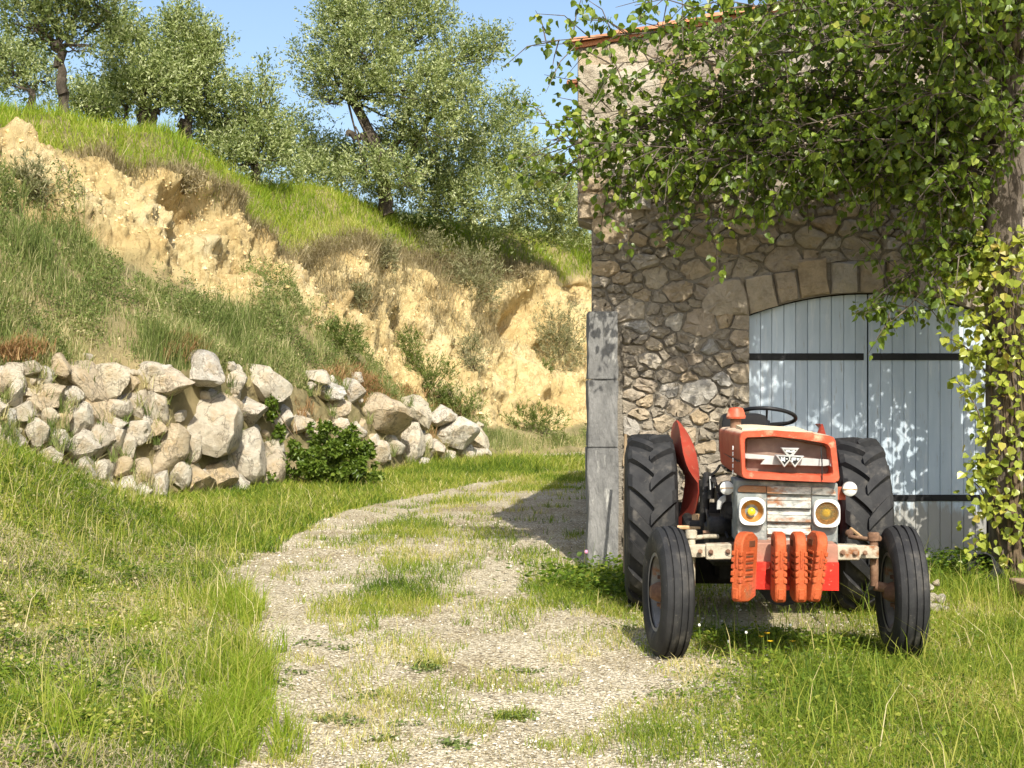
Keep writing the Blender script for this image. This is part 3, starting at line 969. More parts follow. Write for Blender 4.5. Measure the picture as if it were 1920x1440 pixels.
olive('olive_tree', px(590, 360, 34), None,
      [(560, 290, 40, 45, 34), (610, 300, 50, 40, 34), (665, 315, 45, 40, 34), (590, 335, 70, 28, 33), (560, 235, 22, 20, 34.5)],
      'low olive thicket filling dip between bushy olive and large leaning olive', 620)
B6 = px(718, 370, 33)
olive('olive_tree', B6, ([(722, 372, 33), (716, 320, 33), (700, 265, 33), (672, 205, 33), (650, 180, 33)], 0.15, 0.6),
      [(640, 60, 65, 65, 33), (690, 95, 75, 70, 32.6), (760, 50, 65, 60, 33.2), (820, 40, 45, 50, 33.5), (850, 130, 60, 55, 33.3), (905, 95, 45, 35, 33.5), (770, 165, 80, 65, 32.4), (700, 20, 60, 35, 33), (610, 135, 45, 35, 33), (800, 240, 75, 60, 32.8), (570, 105, 26, 18, 33.4), (630, 10, 35, 40, 33.4), (860, 190, 60, 55, 33), (740, 280, 50, 45, 33.4), (590, 175, 30, 18, 33.2), (640, 150, 50, 42, 32.6), (695, 175, 50, 42, 32.5), (610, 190, 26, 18, 32.8), (690, 320, 42, 36, 32.4), (745, 335, 60, 40, 32.4), (755, -20, 40, 40, 33), (925, 85, 28, 20, 33.4), (650, 0, 30, 40, 33)],
      'largest olive of the bank, leaning trunk with a sawn branch stub', 2700, r0=0.2,
      trunks=[([(704, 272, 33), (682, 258, 32.9), (654, 249, 32.8)], 0.10, 0.72), ([(716, 330, 33), (745, 270, 33.1), (770, 190, 33.2), (790, 100, 33.3)], 0.10, 0.4), ([(760, 350, 33.4), (765, 300, 33.4), (800, 230, 33.4), (850, 150, 33.4)], 0.09, 0.4), ([(654, 190, 33), (660, 130, 33), (680, 60, 33)], 0.06, 0.4)])
olive('olive_bush', px(900, 420, 35), None,
      [(850, 300, 75, 70, 34.5), (930, 280, 75, 70, 35), (980, 330, 70, 65, 35.2), (900, 370, 85, 50, 34.2), (1020, 370, 55, 55, 35.5), (950, 210, 40, 35, 35.5), (1060, 400, 40, 45, 36), (840, 370, 50, 40, 34), (970, 215, 24, 20, 35.5), (800, 340, 50, 50, 34.3), (770, 388, 50, 26, 33.8), (850, 408, 60, 28, 34.6), (930, 425, 60, 28, 35.4), (1005, 430, 60, 32, 36), (1060, 440, 50, 30, 36.5), (680, 368, 45, 22, 33.6)],
      'broad pale grey-green olive bush between large leaning olive and barn', 2100, cat='bush', group='olive bushes on the crest of the bank')
olive('olive_bush', px(1060, 450, 39), None, [(1060, 350, 60, 60, 40), (1120, 380, 70, 70, 40), (1090, 430, 60, 40, 39), (1190, 400, 60, 60, 41)], 'far olive bush half hidden behind the barn corner', 450, cat='bush', group='olive bushes on the crest of the bank')

# ================================================================== BOULDERS
m_rock, nt, b = nmat('limestone boulder')
v = coords(nt)
oi = nt.nodes.new('ShaderNodeObjectInfo')
base_c = ramp(nt, oi.outputs['Random'], [(0, (0.76, 0.69, 0.55)), (0.35, (0.82, 0.78, 0.68)), (0.55, (0.78, 0.70, 0.53)), (0.7, (0.80, 0.77, 0.70)), (0.88, (0.74, 0.60, 0.39)), (1, (0.66, 0.64, 0.58))])
n1 = ramp(nt, noise(nt, v, 2.4, 10, 0.7), [(0.3, (0.62, 0.55, 0.45)), (0.5, (1, 0.98, 0.94)), (0.7, (1.15, 1.14, 1.12))])
c = mixc(nt, 1.0, base_c, n1, 'MULTIPLY')
c = mixc(nt, ramp(nt, noise(nt, v, 1.7, 8, 0.7), [(0.54, (0, 0, 0)), (0.70, (0.75, 0.75, 0.75))]), c, (0.56, 0.37, 0.15))
c = mixc(nt, ramp(nt, noise(nt, v, 6.0, 9, 0.75), [(0.60, (0, 0, 0)), (0.72, (0.6, 0.6, 0.6))]), c, (0.26, 0.24, 0.19))
c = mixc(nt, ramp(nt, noise(nt, coords(nt, (1, 1, 0.45)), 3.6, 7, 0.62), [(0.475, (0, 0, 0)), (0.497, (0.7, 0.7, 0.7)), (0.503, (0.7, 0.7, 0.7)), (0.525, (0, 0, 0))]), c, (0.25, 0.20, 0.14))
nt.links.new(c, b.inputs['Base Color'])
b.inputs['Roughness'].default_value = 0.92
b.inputs['Specular IOR Level'].default_value = 0.15
bump(nt, b, noise(nt, v, 5, 12, 0.75), 1.0, 0.22)

def toe(x):
    return float(np.interp(x, sxs, [s[1] for s in ST]))
def boulder_bm(hx, hy, hz, seed, sub=3):
    rg = np.random.default_rng(seed)
    bm = bmesh.new()
    bmesh.ops.create_icosphere(bm, subdivisions=sub, radius=1)
    co = np.array([v_.co for v_ in bm.verts])
    # planar breaks
    for _ in range(15):
        n_ = unit(rg.normal(size=3)); d = rg.uniform(0.48, 0.86)
        k = co @ n_
        co = co - np.outer(np.maximum(k - d, 0) * 0.97, n_)
    u = unit(co)
    co = co * (1 + 0.10 * fbm(u[:, 0] * 1 + seed, u[:, 1], u[:, 2], 1.6, 4, seed % 50))[:, None]
    co = co + u * (0.045 * fbm(u[:, 0] + seed, u[:, 1], u[:, 2] * 0.5, 5, 3, 7))[:, None]
    co = co / np.abs(co).max(0) * np.array([hx, hy, hz])
    for v_, p in zip(bm.verts, co): v_.co = Vector(p)
    return bm
TUFT = []
def wall_of(name, label, scale, org, lst, group):
    pts = []
    for k, (cx, cy, w, h, *tilt) in enumerate(lst):
        X_, Y_ = org[0] + cx / scale, org[1] + cy / scale
        T = toe(X_)
        z = CAMZ + (720 - Y_) / F * T
        D = T + 0.05 + max(z, 0) * 0.42
        if z > 0.25: D = min(D, float(on_hill(X_, Y_, 0.2, 2.0)[1]) - 0.05)
        c = px(X_, Y_, D)
        pts.append((c, w / scale / F * D / 2 * 1.30, h / scale / F * D / 2 * 1.24, tilt[0] if tilt else random.uniform(-8, 8), k))
    # smaller stones wedged behind, in the gaps
    rg = random.Random(len(lst))
    for q in range(int(len(lst) * 1.6)):
        cx, cy, w, h, *_ = rg.choice(lst)
        X_, Y_ = org[0] + (cx + rg.uniform(-.75, .75) * w) / scale, org[1] + (cy + rg.uniform(-.6, .7) * h) / scale
        T = toe(X_); z = CAMZ + (720 - Y_) / F * T
        if z < -0.1: continue
        D = T + 0.32 + max(z, 0) * 0.42
        if z > 0.25: D = min(D, float(on_hill(X_, Y_, 0.2, 2.0)[1]) + 0.05)
        r_ = rg.uniform(60, 130)
        pts.append((px(X_, Y_, D), r_ / scale / F * D / 2 * 1.2, r_ * rg.uniform(.7, 1.1) / scale / F * D / 2 * 1.2, rg.uniform(-20, 20), 200 + q))
    for _ in range(int(len(lst) * 1.6)):        # tufts rooted in the joints
        cx, cy, w, h, *_ = rg.choice(lst)
        X_, Y_ = org[0] + (cx + rg.uniform(-.6, .6) * w) / scale, org[1] + (cy + rg.uniform(-.2, .75) * h) / scale
        T = toe(X_); z = CAMZ + (720 - Y_) / F * T
        if z < 0: continue
        D = T - 0.05 + max(z, 0) * 0.42
        if z > 0.25: D = min(D, float(on_hill(X_, Y_, 0.2, 2.0)[1]) - 0.12)
        TUFT.append(px(X_, Y_, D))
    base = np.mean([p[0] for p in pts], 0); base[2] = 0
    root = empty(name, base)
    tag(root, label, 'boulder wall', group)
    for c, hx, hz, tl, k in pts:
        hy = min(max((hx + hz) / 2 * random.uniform(0.9, 1.2), 0.14), 0.75)
        bm = boulder_bm(hx, hy, hz, 100 + k + len(lst) * 7, 3 if hx > 0.12 else 2)
        o = from_bm('boulder', bm, m_rock, root, 24)
        o.location = Vector(c - base) + Vector((0, hy * 0.35, 0))
        o.rotation_euler = (random.uniform(-.15, .15), R(tl), random.uniform(-.35, .35))
left = [(60,330,170,200),(200,250,110,90),(390,250,160,170),(540,330,190,330,-38),(690,310,260,260),(280,300,110,110),(1000,270,150,110),(1090,350,330,190),(1310,280,340,260),(1560,330,170,180),(1730,340,330,220,20),
 (80,420,130,170),(270,440,230,160),(460,430,150,140),(620,500,170,290,-30),(750,500,190,170),(890,500,200,260),(1040,500,190,230),(1350,600,420,360,25),(1640,540,250,250),(1500,500,200,170),
 (130,560,170,150),(320,580,130,150),(410,570,110,180),(520,590,160,220),(740,610,160,90),(1030,640,130,100),
 (240,700,150,200),(390,710,110,160),(530,790,210,220),(660,740,160,220),(770,740,110,240),(840,770,110,190),(900,680,220,170),(1110,800,220,380,8),(1230,770,180,270),(1590,830,260,350),(1790,790,160,170),(1780,930,240,240),
 (560,930,150,150),(660,930,150,170),(820,920,120,150),(930,960,140,180),(1290,1010,200,230),(1440,960,220,180),(680,1110,210,200),(840,1050,140,140),(850,1150,180,130),(950,1090,110,140),(1560,1040,160,140),
 (30,600,110,160),(330,830,170,140),(480,1000,130,110),(1660,960,140,220),(1040,1030,150,160),(1180,960,140,180),(-60,360,160,200),(-70,520,170,170),(-60,680,170,170),(60,740,150,160)]
wall_of('boulder_wall', 'long retaining wall of piled cream limestone boulders under grassy bank', 3.556, (0, 620), left, 'boulder retaining walls')
right = [(490,200,230,120,22),(560,300,260,130,8),(740,320,180,190),(620,450,280,220),(330,570,220,170),(190,560,140,190),(820,590,120,120),(960,520,400,320,12),(1240,460,210,270),(1480,500,230,170),(1530,640,330,240,10),
 (1730,690,170,210,20),(1740,810,200,120),(1200,720,230,290,18),(1070,730,180,160),(950,780,160,170),(910,690,110,80),(1320,720,100,140),(1270,870,140,90),(1515,840,90,80),(510,590,100,90),(640,600,180,150),(1420,760,150,140),(1640,790,130,110),(760,640,180,160)]
wall_of('boulder_wall', 'lower row of rounded cream boulders tapering off between leafy bush and barn', 4.174, (480, 660), right, 'boulder retaining walls')

# ================================================================== THE TREE OVER THE BARN
m_bark_p = M('poplar bark', [(0.3, (0.05, 0.04, 0.03)), (0.5, (0.13, 0.105, 0.08)), (0.72, (0.25, 0.21, 0.165))], sc=9, bp=1.0, bsc=22, rough=0.95, stretch=(1, 1, 0.25), bdist=0.04)
PST = [(0.0, (0.05, 0.08, 0.009)), (0.5, (0.105, 0.16, 0.016)), (0.85, (0.21, 0.27, 0.032)), (1.0, (0.36, 0.36, 0.08))]
m_pop = foliage('poplar leaves', PST, trans=0.30, tcol=1.7, rough=0.38, spec=0.4)
m_pop1 = foliage('poplar leaf', PST, trans=0.30, single=True, tcol=1.7, rough=0.38, spec=0.4)
PB = np.array([3.92, 11.3, -0.05])
pop = empty('poplar_tree', PB)
tag(pop, 'broadleaf tree overhanging the barn with trunk at door edge', 'tree')
tpts = [PB, px(1895, 1000, 11.3), px(1886, 800, 11.3), px(1884, 600, 11.28), px(1881, 450, 11.25), px(1886, 300, 11.2), px(1902, 150, 11.15), px(1915, 30, 11.1), np.array([4.15, 11.0, 5.6]), np.array([4.2, 10.7, 7.2]), np.array([4.0, 10.4, 8.6])]
tp = curve_pts([p - PB for p in tpts], 8)
tr_ = np.interp([p[2] for p in tp], [0, 0.3, 2.0, 3.0, 3.7, 5, 8.6], [0.22, 0.165, 0.15, 0.15, 0.14, 0.10, 0.03])
bm = bmesh.new()
tube(bm, tp, list(tr_), 20)
for v_ in bm.verts:
    j = float(fbm(v_.co.x * 2, v_.co.y * 2, v_.co.z * 0.5, 5, 3, 3)) * 0.02
    v_.co += Vector((v_.co.x, v_.co.y, 0)).normalized() * j if v_.co.z < 4 else Vector()
from_bm('trunk', bm, m_bark_p, pop, 80)
def trunk_at(z):
    zz = np.array([p[2] for p in tp]); i = int(np.argmin(np.abs(zz - z)))
    return np.array(tp[i]) + PB
limbs = []
for (x, y, Y, z0) in [(1015, 78, 10.9, 4.1), (1025, 262, 10.8, 3.35), (1060, 330, 11.1, 3.3), (1130, 355, 11.3, 3.2), (1225, 365, 11.4, 3.1), (1290, 410, 11.3, 3.0), (1380, 350, 11.2, 3.1), (1340, 300, 10.9, 3.3), (1460, 300, 10.7, 3.4),
                      (1200, 215, 11.2, 3.6), (1100, 215, 11.2, 3.6), (1130, 120, 11.0, 3.9), (1400, 110, 10.4, 3.9), (1500, 235, 10.5, 3.5), (1560, 330, 11.1, 3.1), (1655, 545, 11.2, 2.85), (1690, 590, 11.2, 2.8), (1640, 570, 11.3, 2.85), (1600, 350, 11.3, 3.1), (1730, 180, 10.1, 3.6),
                      (1620, 90, 9.7, 3.9), (1300, 20, 10.3, 4.2), (1190, 10, 11.0, 4.5), (1260, 120, 10.8, 4.0), (1480, 20, 10.0, 4.2), (1760, 60, 9.6, 4.0), (1840, 190, 10.3, 3.5), (1780, 330, 10.6, 3.2), (1960, 260, 10.4, 3.6), (1680, 270, 10.6, 3.4),
                      (1110, 260, 11.2, 3.5), (1165, 300, 11.3, 3.4), (1190, 255, 11.0, 3.5), (1245, 335, 11.3, 3.3), (1290, 240, 11.3, 3.5), (1350, 215, 11.3, 3.5), (1250, 290, 11.0, 3.4), (1720, 380, 10.9, 3.0)]:
    limbs.append((z0, px(x, y, Y), 1.0))
for k in range(30):     # the rest of the crown, above
    u = unit(rng.normal(size=3))
    c = np.array([3.35, 9.9, 5.8]) + u * np.array([2.0, 2.1, 1.7]) * rng.uniform(0.55, 1.0)
    if c[2] > 4.9 and c[0] < 1.75: c[0] = 1.75 + rng.random() * 0.8
    if c[2] < 4.3: c[2] = 4.3 + rng.random() * 0.4
    limbs.append((float(np.clip(c[2] - 0.9, 3.6, 7.2)), c, 0.6))
for c in [(2.2, 8.4, 4.6), (3.0, 8.0, 4.8), (3.7, 7.9, 4.7), (1.7, 9.0, 4.4), (2.6, 9.0, 4.5), (1.4, 9.8, 4.35), (2.0, 9.9, 4.4), (2.7, 9.6, 4.2), (3.4, 8.8, 4.3), (1.3, 6.6, 4.4), (2.1, 6.5, 4.4), (2.9, 6.6, 4.6), (1.6, 7.6, 4.5)]:  # unseen limbs above the view, placed to dapple tractor and wall
    limbs.append((3.9, np.array(c), 0.55))
LP, LD, LN_ = [], [], []
sv_np = np.array(sv)
for (z0, e, dens) in limbs:
    s = trunk_at(z0)
    L_ = np.linalg.norm(e - s)
    mid = s * 0.5 + e * 0.5 + np.array([0, 0, 0.10 * L_]) + 0.05 * L_ * rng.normal(size=3)
    path_ = np.array(curve_pts([s, s * 0.72 + mid * 0.28 + np.array([0, 0, 0.04 * L_]), mid, e], 7))
    bm = bmesh.new()
    rr = (0.028 if L_ > 1.2 else 0.018) * (1 - np.linspace(0, 1, len(path_))) ** 1.3 + 0.003
    tube(bm, [p - PB for p in path_], list(rr), 6)
    nt_ = int((8 + 10.5 * L_) * dens)
    for _ in range(nt_):
        t = 0.30 + 0.70 * rng.random() ** 0.75
        i = t * (len(path_) - 1); a = path_[int(i)] * (1 - i % 1) + path_[min(int(i) + 1, len(path_) - 1)] * (i % 1)
        tl = rng.uniform(0.22, 0.62)
        d0 = unit(unit(e - s) * 0.7 + rng.normal(size=3) * np.array([0.8, 0.7, 0.7]))
        e1 = a + d0 * tl * 0.55
        e2 = e1 + unit(d0 + np.array([0, 0, -0.55])) * tl * 0.5
        if e2[1] > WY - 0.06: 
            e1[1] = min(e1[1], WY - 0.09); e2[1] = WY - 0.08
        tube(bm, [p - PB for p in (a, e1, e2)], [0.006, 0.004, 0.002], 4, False)
        k = rng.integers(9, 16)
        u = rng.uniform(0.15, 1.02, k)[:, None]
        q = np.where(u < 0.5, a + (e1 - a) * u * 2, e1 + (e2 - e1) * (u - 0.5) * 2)
        sd_ = unit(rng.normal(size=(k, 3)) + np.array([0, 0, -0.5]))
        q = q + sd_ * 0.045
        LP.append(q)
        LD.append(unit(sd_ * 0.6 + np.array([0, 0, -0.55]) + 0.45 * rng.normal(size=(k, 3))))
        LN_.append(1.3 * rng.normal(size=(k, 3)) + np.array([0.1, -0.7, 0.5]))
    from_bm('branch', bm, m_bark_p, pop, 80)
LP, LD, LN_ = np.concatenate(LP), np.concatenate(LD), np.concatenate(LN_)
# leaves above the view are thinned in clumps along the sun, shaping the dapples
q = LP - sv_np * ((LP @ sv_np)[:, None])
up_ = LP[:, 2] > CAMZ + 720 / F * LP[:, 1] + 0.05
keep = (LP[:, 1] < WY - 0.05) & (~up_ | (fbm(q[:, 0], q[:, 1], q[:, 2], 1.7, 3, 91) > 0.36))
LP, LD, LN_ = LP[keep], LD[keep], LN_[keep]
nL = len(LP)
print('poplar leaves', nL)
LL = 0.030 + 0.050 * rng.beta(2.2, 1.8, nL)
LT = np.clip(rng.beta(2, 2.4, nL), 0, 1)
ppx, ppy = 960 + F * LP[:, 0] / LP[:, 1], 720 - F * (LP[:, 2] - CAMZ) / LP[:, 1]
inf = (ppx > 5) & (ppx < 1915) & (ppy > 5) & (ppy < 1430)
score = np.where(inf, LL / LP[:, 1] * 1000 + 3.0 * rng.random(nL) + (LP[:, 1] < 10.9) * 1.5 + (ppx < 1090) * 3, -1)
order = np.argsort(-score)
big = order[:300]; rest_ = order[300:]
def leaf_objs(name, idx, P, D, Nn_, Ls, Ws, base, mat, parent, shape):
    """single leaves that share one mesh"""
    v, l, s, k = leaf_arrays(np.zeros((1, 3)), np.array([[0, 0, 1.0]]), np.array([[0, -1.0, 0]]), np.array([1.0]), np.array([1.0]), shape)
    me = mesh_np(name, v, l, s)
    me.materials.append(mat)
    for i in idx:
        o = bpy.data.objects.new(name, me)
        COL.objects.link(o)
        o.parent = parent
        z = Vector(unit(D[i]))
        y = -Vector(Nn_[i]); y = (y - z * y.dot(z)).normalized()
        xx = y.cross(z)
        mt = Matrix((xx, y, z)).transposed().to_4x4()
        mt.translation = Vector(P[i] - base)
        o.matrix_local = mt @ Matrix.Diagonal((Ws[i], (Ls[i] + Ws[i]) / 2, Ls[i], 1))
LW = LL * rng.uniform(0.8, 1.0, nL)
leaf_objs('leaf', big, LP, LD, LN_, LL, LW, PB, m_pop1, pop, 'broad')
o = leaves_obj('crown', LP[rest_] - PB, LD[rest_], LN_[rest_], LL[rest_], LW[rest_], LT[rest_], m_pop, pop, 'broad')
tag(o, kind='stuff')

# ivy climbing the trunk
IST = [(0.0, (0.14, 0.18, 0.02)), (0.5, (0.26, 0.30, 0.04)), (0.85, (0.38, 0.39, 0.06)), (1.0, (0.40, 0.31, 0.07))]
m_ivy = foliage('ivy leaves', IST, trans=0.30, tcol=1.5, rough=0.35, spec=0.4)
m_ivy1 = foliage('ivy leaf', IST, trans=0.30, single=True, tcol=1.5, rough=0.35, spec=0.4)
m_stem = M('ivy stem', [(0.3, (0.07, 0.05, 0.03)), (0.7, (0.14, 0.10, 0.06))], sc=20, rough=0.9)
ivy = empty('ivy_vine', PB)
tag(ivy, 'yellow-green ivy climbing the tree trunk beside the blue doors', 'ivy')
IP, ID, IN = [], [], []
for k in range(17):
    a0 = rng.uniform(-2.9, 0.6)
    z1 = rng.uniform(1.4, 2.75)
    zz = np.linspace(0.0, z1, 14)
    aa = a0 + np.cumsum(rng.normal(0, 0.12, 14))
    pts = []
    for z, a in zip(zz, aa):
        c = trunk_at(z); r_ = float(np.interp(z, [0, 0.3, 2, 3], [0.24, 0.185, 0.165, 0.16]))
        pts.append(np.array([c[0] + r_ * math.cos(a), c[1] + r_ * math.sin(a), z]) - PB + np.array([0, 0, -0.05]))
    bm = bmesh.new()
    tube(bm, curve_pts(pts, 2), list(np.linspace(0.013, 0.004, 27)), 5)
    from_bm('stem', bm, m_stem, ivy, 80)
def ivy_leaves(n_, centre, out, spread_, drop=0.4):
    q = centre + out * (rng.random((n_, 1)) ** 1.5) * spread_[:, None] + 0.03 * rng.normal(size=(n_, 3))
    IP.append(q)
    ID.append(unit(out * 0.35 + np.array([0, 0, -drop]) + 0.55 * rng.normal(size=(n_, 3))))
    IN.append(out * 0.9 + np.array([0, -0.3, 0.6]) + 0.55 * rng.normal(size=(n_, 3)))
n_ = 1350
zz = 2.75 * rng.random(n_) ** 0.9
dz = np.where((zz > 1.05) & (zz < 1.5), 0.55, 1.0)
kp = rng.random(n_) < dz; zz = zz[kp]; n_ = len(zz)
aa = rng.uniform(-3.3, 0.9, n_)
cc = np.array([trunk_at(z) for z in zz]); cc[:, 2] = zz
rr = np.interp(zz, [0, 0.3, 2, 3], [0.24, 0.185, 0.17, 0.165])
out = np.stack([np.cos(aa), np.sin(aa), np.zeros(n_)], 1)
sp_ = np.interp(zz, [0, 0.3, 0.8, 1.2, 1.7, 2.3, 2.75], [0.20, 0.28, 0.16, 0.10, 0.18, 0.30, 0.12])
ivy_leaves(n_, cc + out * rr[:, None], out, sp_)
# trailing sprays reaching over the doors and the arch
for (sx0, sy0, sx1, sy1, Y_, k_) in [(1850, 700, 1770, 630, 11.2, 34), (1850, 820, 1795, 715, 11.15, 42), (1860, 960, 1805, 890, 11.1, 26), (1850, 1010, 1815, 1035, 11.05, 22), (1850, 560, 1760, 505, 11.3, 60), (1850, 500, 1735, 470, 11.4, 75), (1850, 440, 1740, 400, 11.4, 75), (1850, 520, 1760, 560, 11.2, 55), (1850, 400, 1760, 350, 11.3, 60), (1860, 640, 1820, 600, 11.1, 40), (1850, 900, 1830, 860, 11.1, 40), (1870, 1100, 1830, 1080, 11.0, 50), (1900, 1110, 1880, 1180, 10.9, 45)]:
    a, e = px(sx0, sy0, 11.25), px(sx1, sy1, Y_)
    mid = (a + e) / 2 + np.array([0, -0.04, 0.05])
    cp = np.array(curve_pts([a, mid, e], 8))
    bm = bmesh.new(); tube(bm, [p - PB for p in cp], list(np.linspace(0.007, 0.003, len(cp))), 5)
    from_bm('stem', bm, m_stem, ivy, 80)
    i = rng.integers(0, len(cp), k_)
    q = cp[i]
    sdv = unit(rng.normal(size=(k_, 3)))
    IP.append(q + sdv * rng.uniform(0.02, 0.085, (k_, 1)))
    ID.append(unit(sdv * 0.6 + np.array([0, 0, -0.5]) + 0.4 * rng.normal(size=(k_, 3))))
    IN.append(np.array([0, -0.8, 0.6]) + 0.6 * rng.normal(size=(k_, 3)))
IP, ID, IN = np.concatenate(IP), np.concatenate(ID), np.concatenate(IN)
IP[:, 1] = np.minimum(IP[:, 1], WY - 0.04)
nI = len(IP)
IL = rng.uniform(0.045, 0.078, nI); IW = IL * rng.uniform(0.85, 1.1, nI)
sc_ = IL / IP[:, 1] * 1000 + (IP[:, 1] < 11.2) * 1.5 + rng.random(nI) + np.where(960 + F * IP[:, 0] / IP[:, 1] < 1915, 2, -5)
od = np.argsort(-sc_)
leaf_objs('leaf', od[:300], IP, ID, IN, IL, IW, PB, m_ivy1, ivy, 'broad')
rI = od[300:]
tag(leaves_obj('foliage', IP[rI] - PB, ID[rI], IN[rI], IL[rI], IW[rI], rng.beta(2, 2, len(rI)), m_ivy, ivy, 'broad'), kind='stuff')

# ================================================================== TRACTOR
TA = R(3.9)
TR = np.array([1.555, 8.2])
TB = np.array([math.sin(TA), math.cos(TA)])
TLat = np.array([math.cos(TA), -math.sin(TA)])
def L(x, y, yl):
    """point on the tractor (its own axes: across, back, up) at distance yl behind the front axle"""
    d = np.array([(x - 960) / F, 1.0, (720 - y) / F])
    Y = (yl + TR @ TB) / (d[:2] @ TB)
    p = d * Y
    return np.array([(p[:2] - TR) @ TLat, yl, CAMZ + p[2]])
trac = empty('tractor', (TR[0], TR[1], 0), -TA)
tag(trac, 'old red tractor with faded hood and orange front weights parked before blue doors', 'tractor')

RUST = (0.24, 0.10, 0.04)
m_red = M('faded red paint', [(0.3, (0.36, 0.055, 0.022)), (0.5, (0.47, 0.085, 0.035)), (0.75, (0.56, 0.16, 0.08))], sc=5, rough=0.5, bp=0.12, bsc=90, over=[((0.28, 0.10, 0.05), 9, 0.54, 0.70)], spec=0.3)
m_fender = M('fender red', [(0.3, (0.24, 0.028, 0.016)), (0.6, (0.34, 0.05, 0.028)), (0.8, (0.42, 0.12, 0.07))], sc=4, rough=0.5, bp=0.1, over=[((0.18, 0.07, 0.04), 8, 0.55, 0.72), ((0.45, 0.22, 0.14), 15, 0.62, 0.72)], spec=0.4)
m_bright = M('fresh red paint', [(0.3, (0.62, 0.02, 0.012)), (0.7, (0.72, 0.04, 0.022))], sc=4, rough=0.4, bp=0.12, over=[((0.50, 0.10, 0.06), 7, 0.5, 0.7), ((0.60, 0.36, 0.22), 22, 0.60, 0.68)], spec=0.3)
m_weight = M('cast weight orange', [(0.3, (0.32, 0.055, 0.016)), (0.5, (0.42, 0.085, 0.024)), (0.75, (0.48, 0.14, 0.045))], sc=7, rough=0.65, bp=0.5, bsc=70, over=[((0.55, 0.10, 0.055), 5, 0.50, 0.64), ((0.26, 0.11, 0.05), 11, 0.54, 0.70), ((0.12, 0.06, 0.035), 38, 0.62, 0.70), ((0.62, 0.34, 0.18), 24, 0.63, 0.70)], bdist=0.012)
m_grey = M('worn grey paint', [(0.25, (0.30, 0.31, 0.29)), (0.45, (0.46, 0.46, 0.41)), (0.7, (0.60, 0.58, 0.50))], sc=9, rough=0.6, bp=0.2, bsc=90, over=[((0.17, 0.18, 0.165), 22, 0.46, 0.66), ((0.30, 0.15, 0.07), 7.0, 0.52, 0.61), (RUST, 16, 0.58, 0.66)], stretch=(0.7, 1, 1.4), objvar=0.35)
m_grey_shade = M('shaded grey green paint', [(0.3, (0.11, 0.125, 0.12)), (0.7, (0.22, 0.235, 0.22))], sc=6, rough=0.65, bp=0.15, over=[((0.42, 0.42, 0.37), 10, 0.50, 0.68), ((0.20, 0.12, 0.07), 14, 0.60, 0.70)])  # shade of the lower cowl panels painted in as a darker grey
m_rim = M('lamp surround white', [(0.3, (0.66, 0.66, 0.62)), (0.7, (0.78, 0.77, 0.72))], sc=10, rough=0.5, bp=0.1, over=[((0.42, 0.38, 0.32), 14, 0.56, 0.72)])
m_axle = M('cream worn steel', [(0.3, (0.24, 0.21, 0.16)), (0.5, (0.43, 0.38, 0.28)), (0.7, (0.54, 0.48, 0.36))], sc=13, rough=0.7, bp=0.4, bsc=60, over=[(RUST, 9, 0.52, 0.64), ((0.10, 0.07, 0.05), 30, 0.6, 0.7)], bdist=0.01)
m_rust = M('brown rusty steel', [(0.3, (0.09, 0.05, 0.032)), (0.5, (0.18, 0.10, 0.06)), (0.7, (0.30, 0.19, 0.12))], sc=14, rough=0.85, bp=0.4, bsc=60, bdist=0.01)
m_tan = M('tan painted steel', [(0.3, (0.42, 0.25, 0.12)), (0.7, (0.58, 0.40, 0.22))], sc=12, rough=0.7, bp=0.3)
m_rubber = M('tyre rubber', [(0.3, (0.013, 0.013, 0.014)), (0.55, (0.026, 0.026, 0.026)), (0.75, (0.055, 0.052, 0.048))], sc=8, rough=0.75, bp=0.35, bsc=110, over=[((0.11, 0.10, 0.085), 7, 0.56, 0.76), ((0.16, 0.145, 0.12), 30, 0.64, 0.76)], spec=0.3, bdist=0.008)
m_engine = M('oily black iron', [(0.3, (0.010, 0.009, 0.008)), (0.6, (0.03, 0.027, 0.024)), (0.8, (0.07, 0.058, 0.045))], sc=12, rough=0.6, bp=0.4)
m_hub = M('wheel grey', [(0.3, (0.13, 0.125, 0.115)), (0.7, (0.25, 0.24, 0.22))], sc=7, rough=0.7, bp=0.2, over=[(RUST, 10, 0.6, 0.72)])
m_chrome = M('bright metal', [(0.3, (0.40, 0.40, 0.39)), (0.7, (0.58, 0.58, 0.56))], rough=0.35, metal=0.5, bp=0.1, spec=0.5)
m_silver = M('silver bar', [(0.3, (0.30, 0.30, 0.285)), (0.7, (0.50, 0.49, 0.46))], sc=9, rough=0.45, bp=0.1, over=[((0.30, 0.28, 0.24), 16, 0.62, 0.74)])
m_blk = M('satin black', [(0.3, (0.008, 0.008, 0.009)), (0.7, (0.02, 0.02, 0.02))], rough=0.4, bp=0.1)
m_white = M('white enamel', [(0.3, (0.70, 0.70, 0.68)), (0.7, (0.78, 0.78, 0.76))], rough=0.5, bp=0)
m_board = M('cream board', [(0.3, (0.58, 0.46, 0.28)), (0.7, (0.70, 0.60, 0.42))], sc=10, rough=0.8, bp=0.3, stretch=(0.3, 1, 1))
m_refl = M('lamp reflector rust', [(0.3, (0.30, 0.13, 0.04)), (0.6, (0.46, 0.22, 0.06)), (0.8, (0.54, 0.32, 0.10))], sc=20, rough=0.4, metal=0.3, bp=0.1)
m_bulb, nt, b = nmat('yellow bulb')
b.inputs['Base Color'].default_value = (0.62, 0.48, 0.02, 1); b.inputs['Roughness'].default_value = 0.12; b.inputs['Specular IOR Level'].default_value = 0.6
m_lens, nt, b = nmat('fluted lens')
b.inputs['Base Color'].default_value = (0.90, 0.70, 0.30, 1); b.inputs['Roughness'].default_value = 0.18
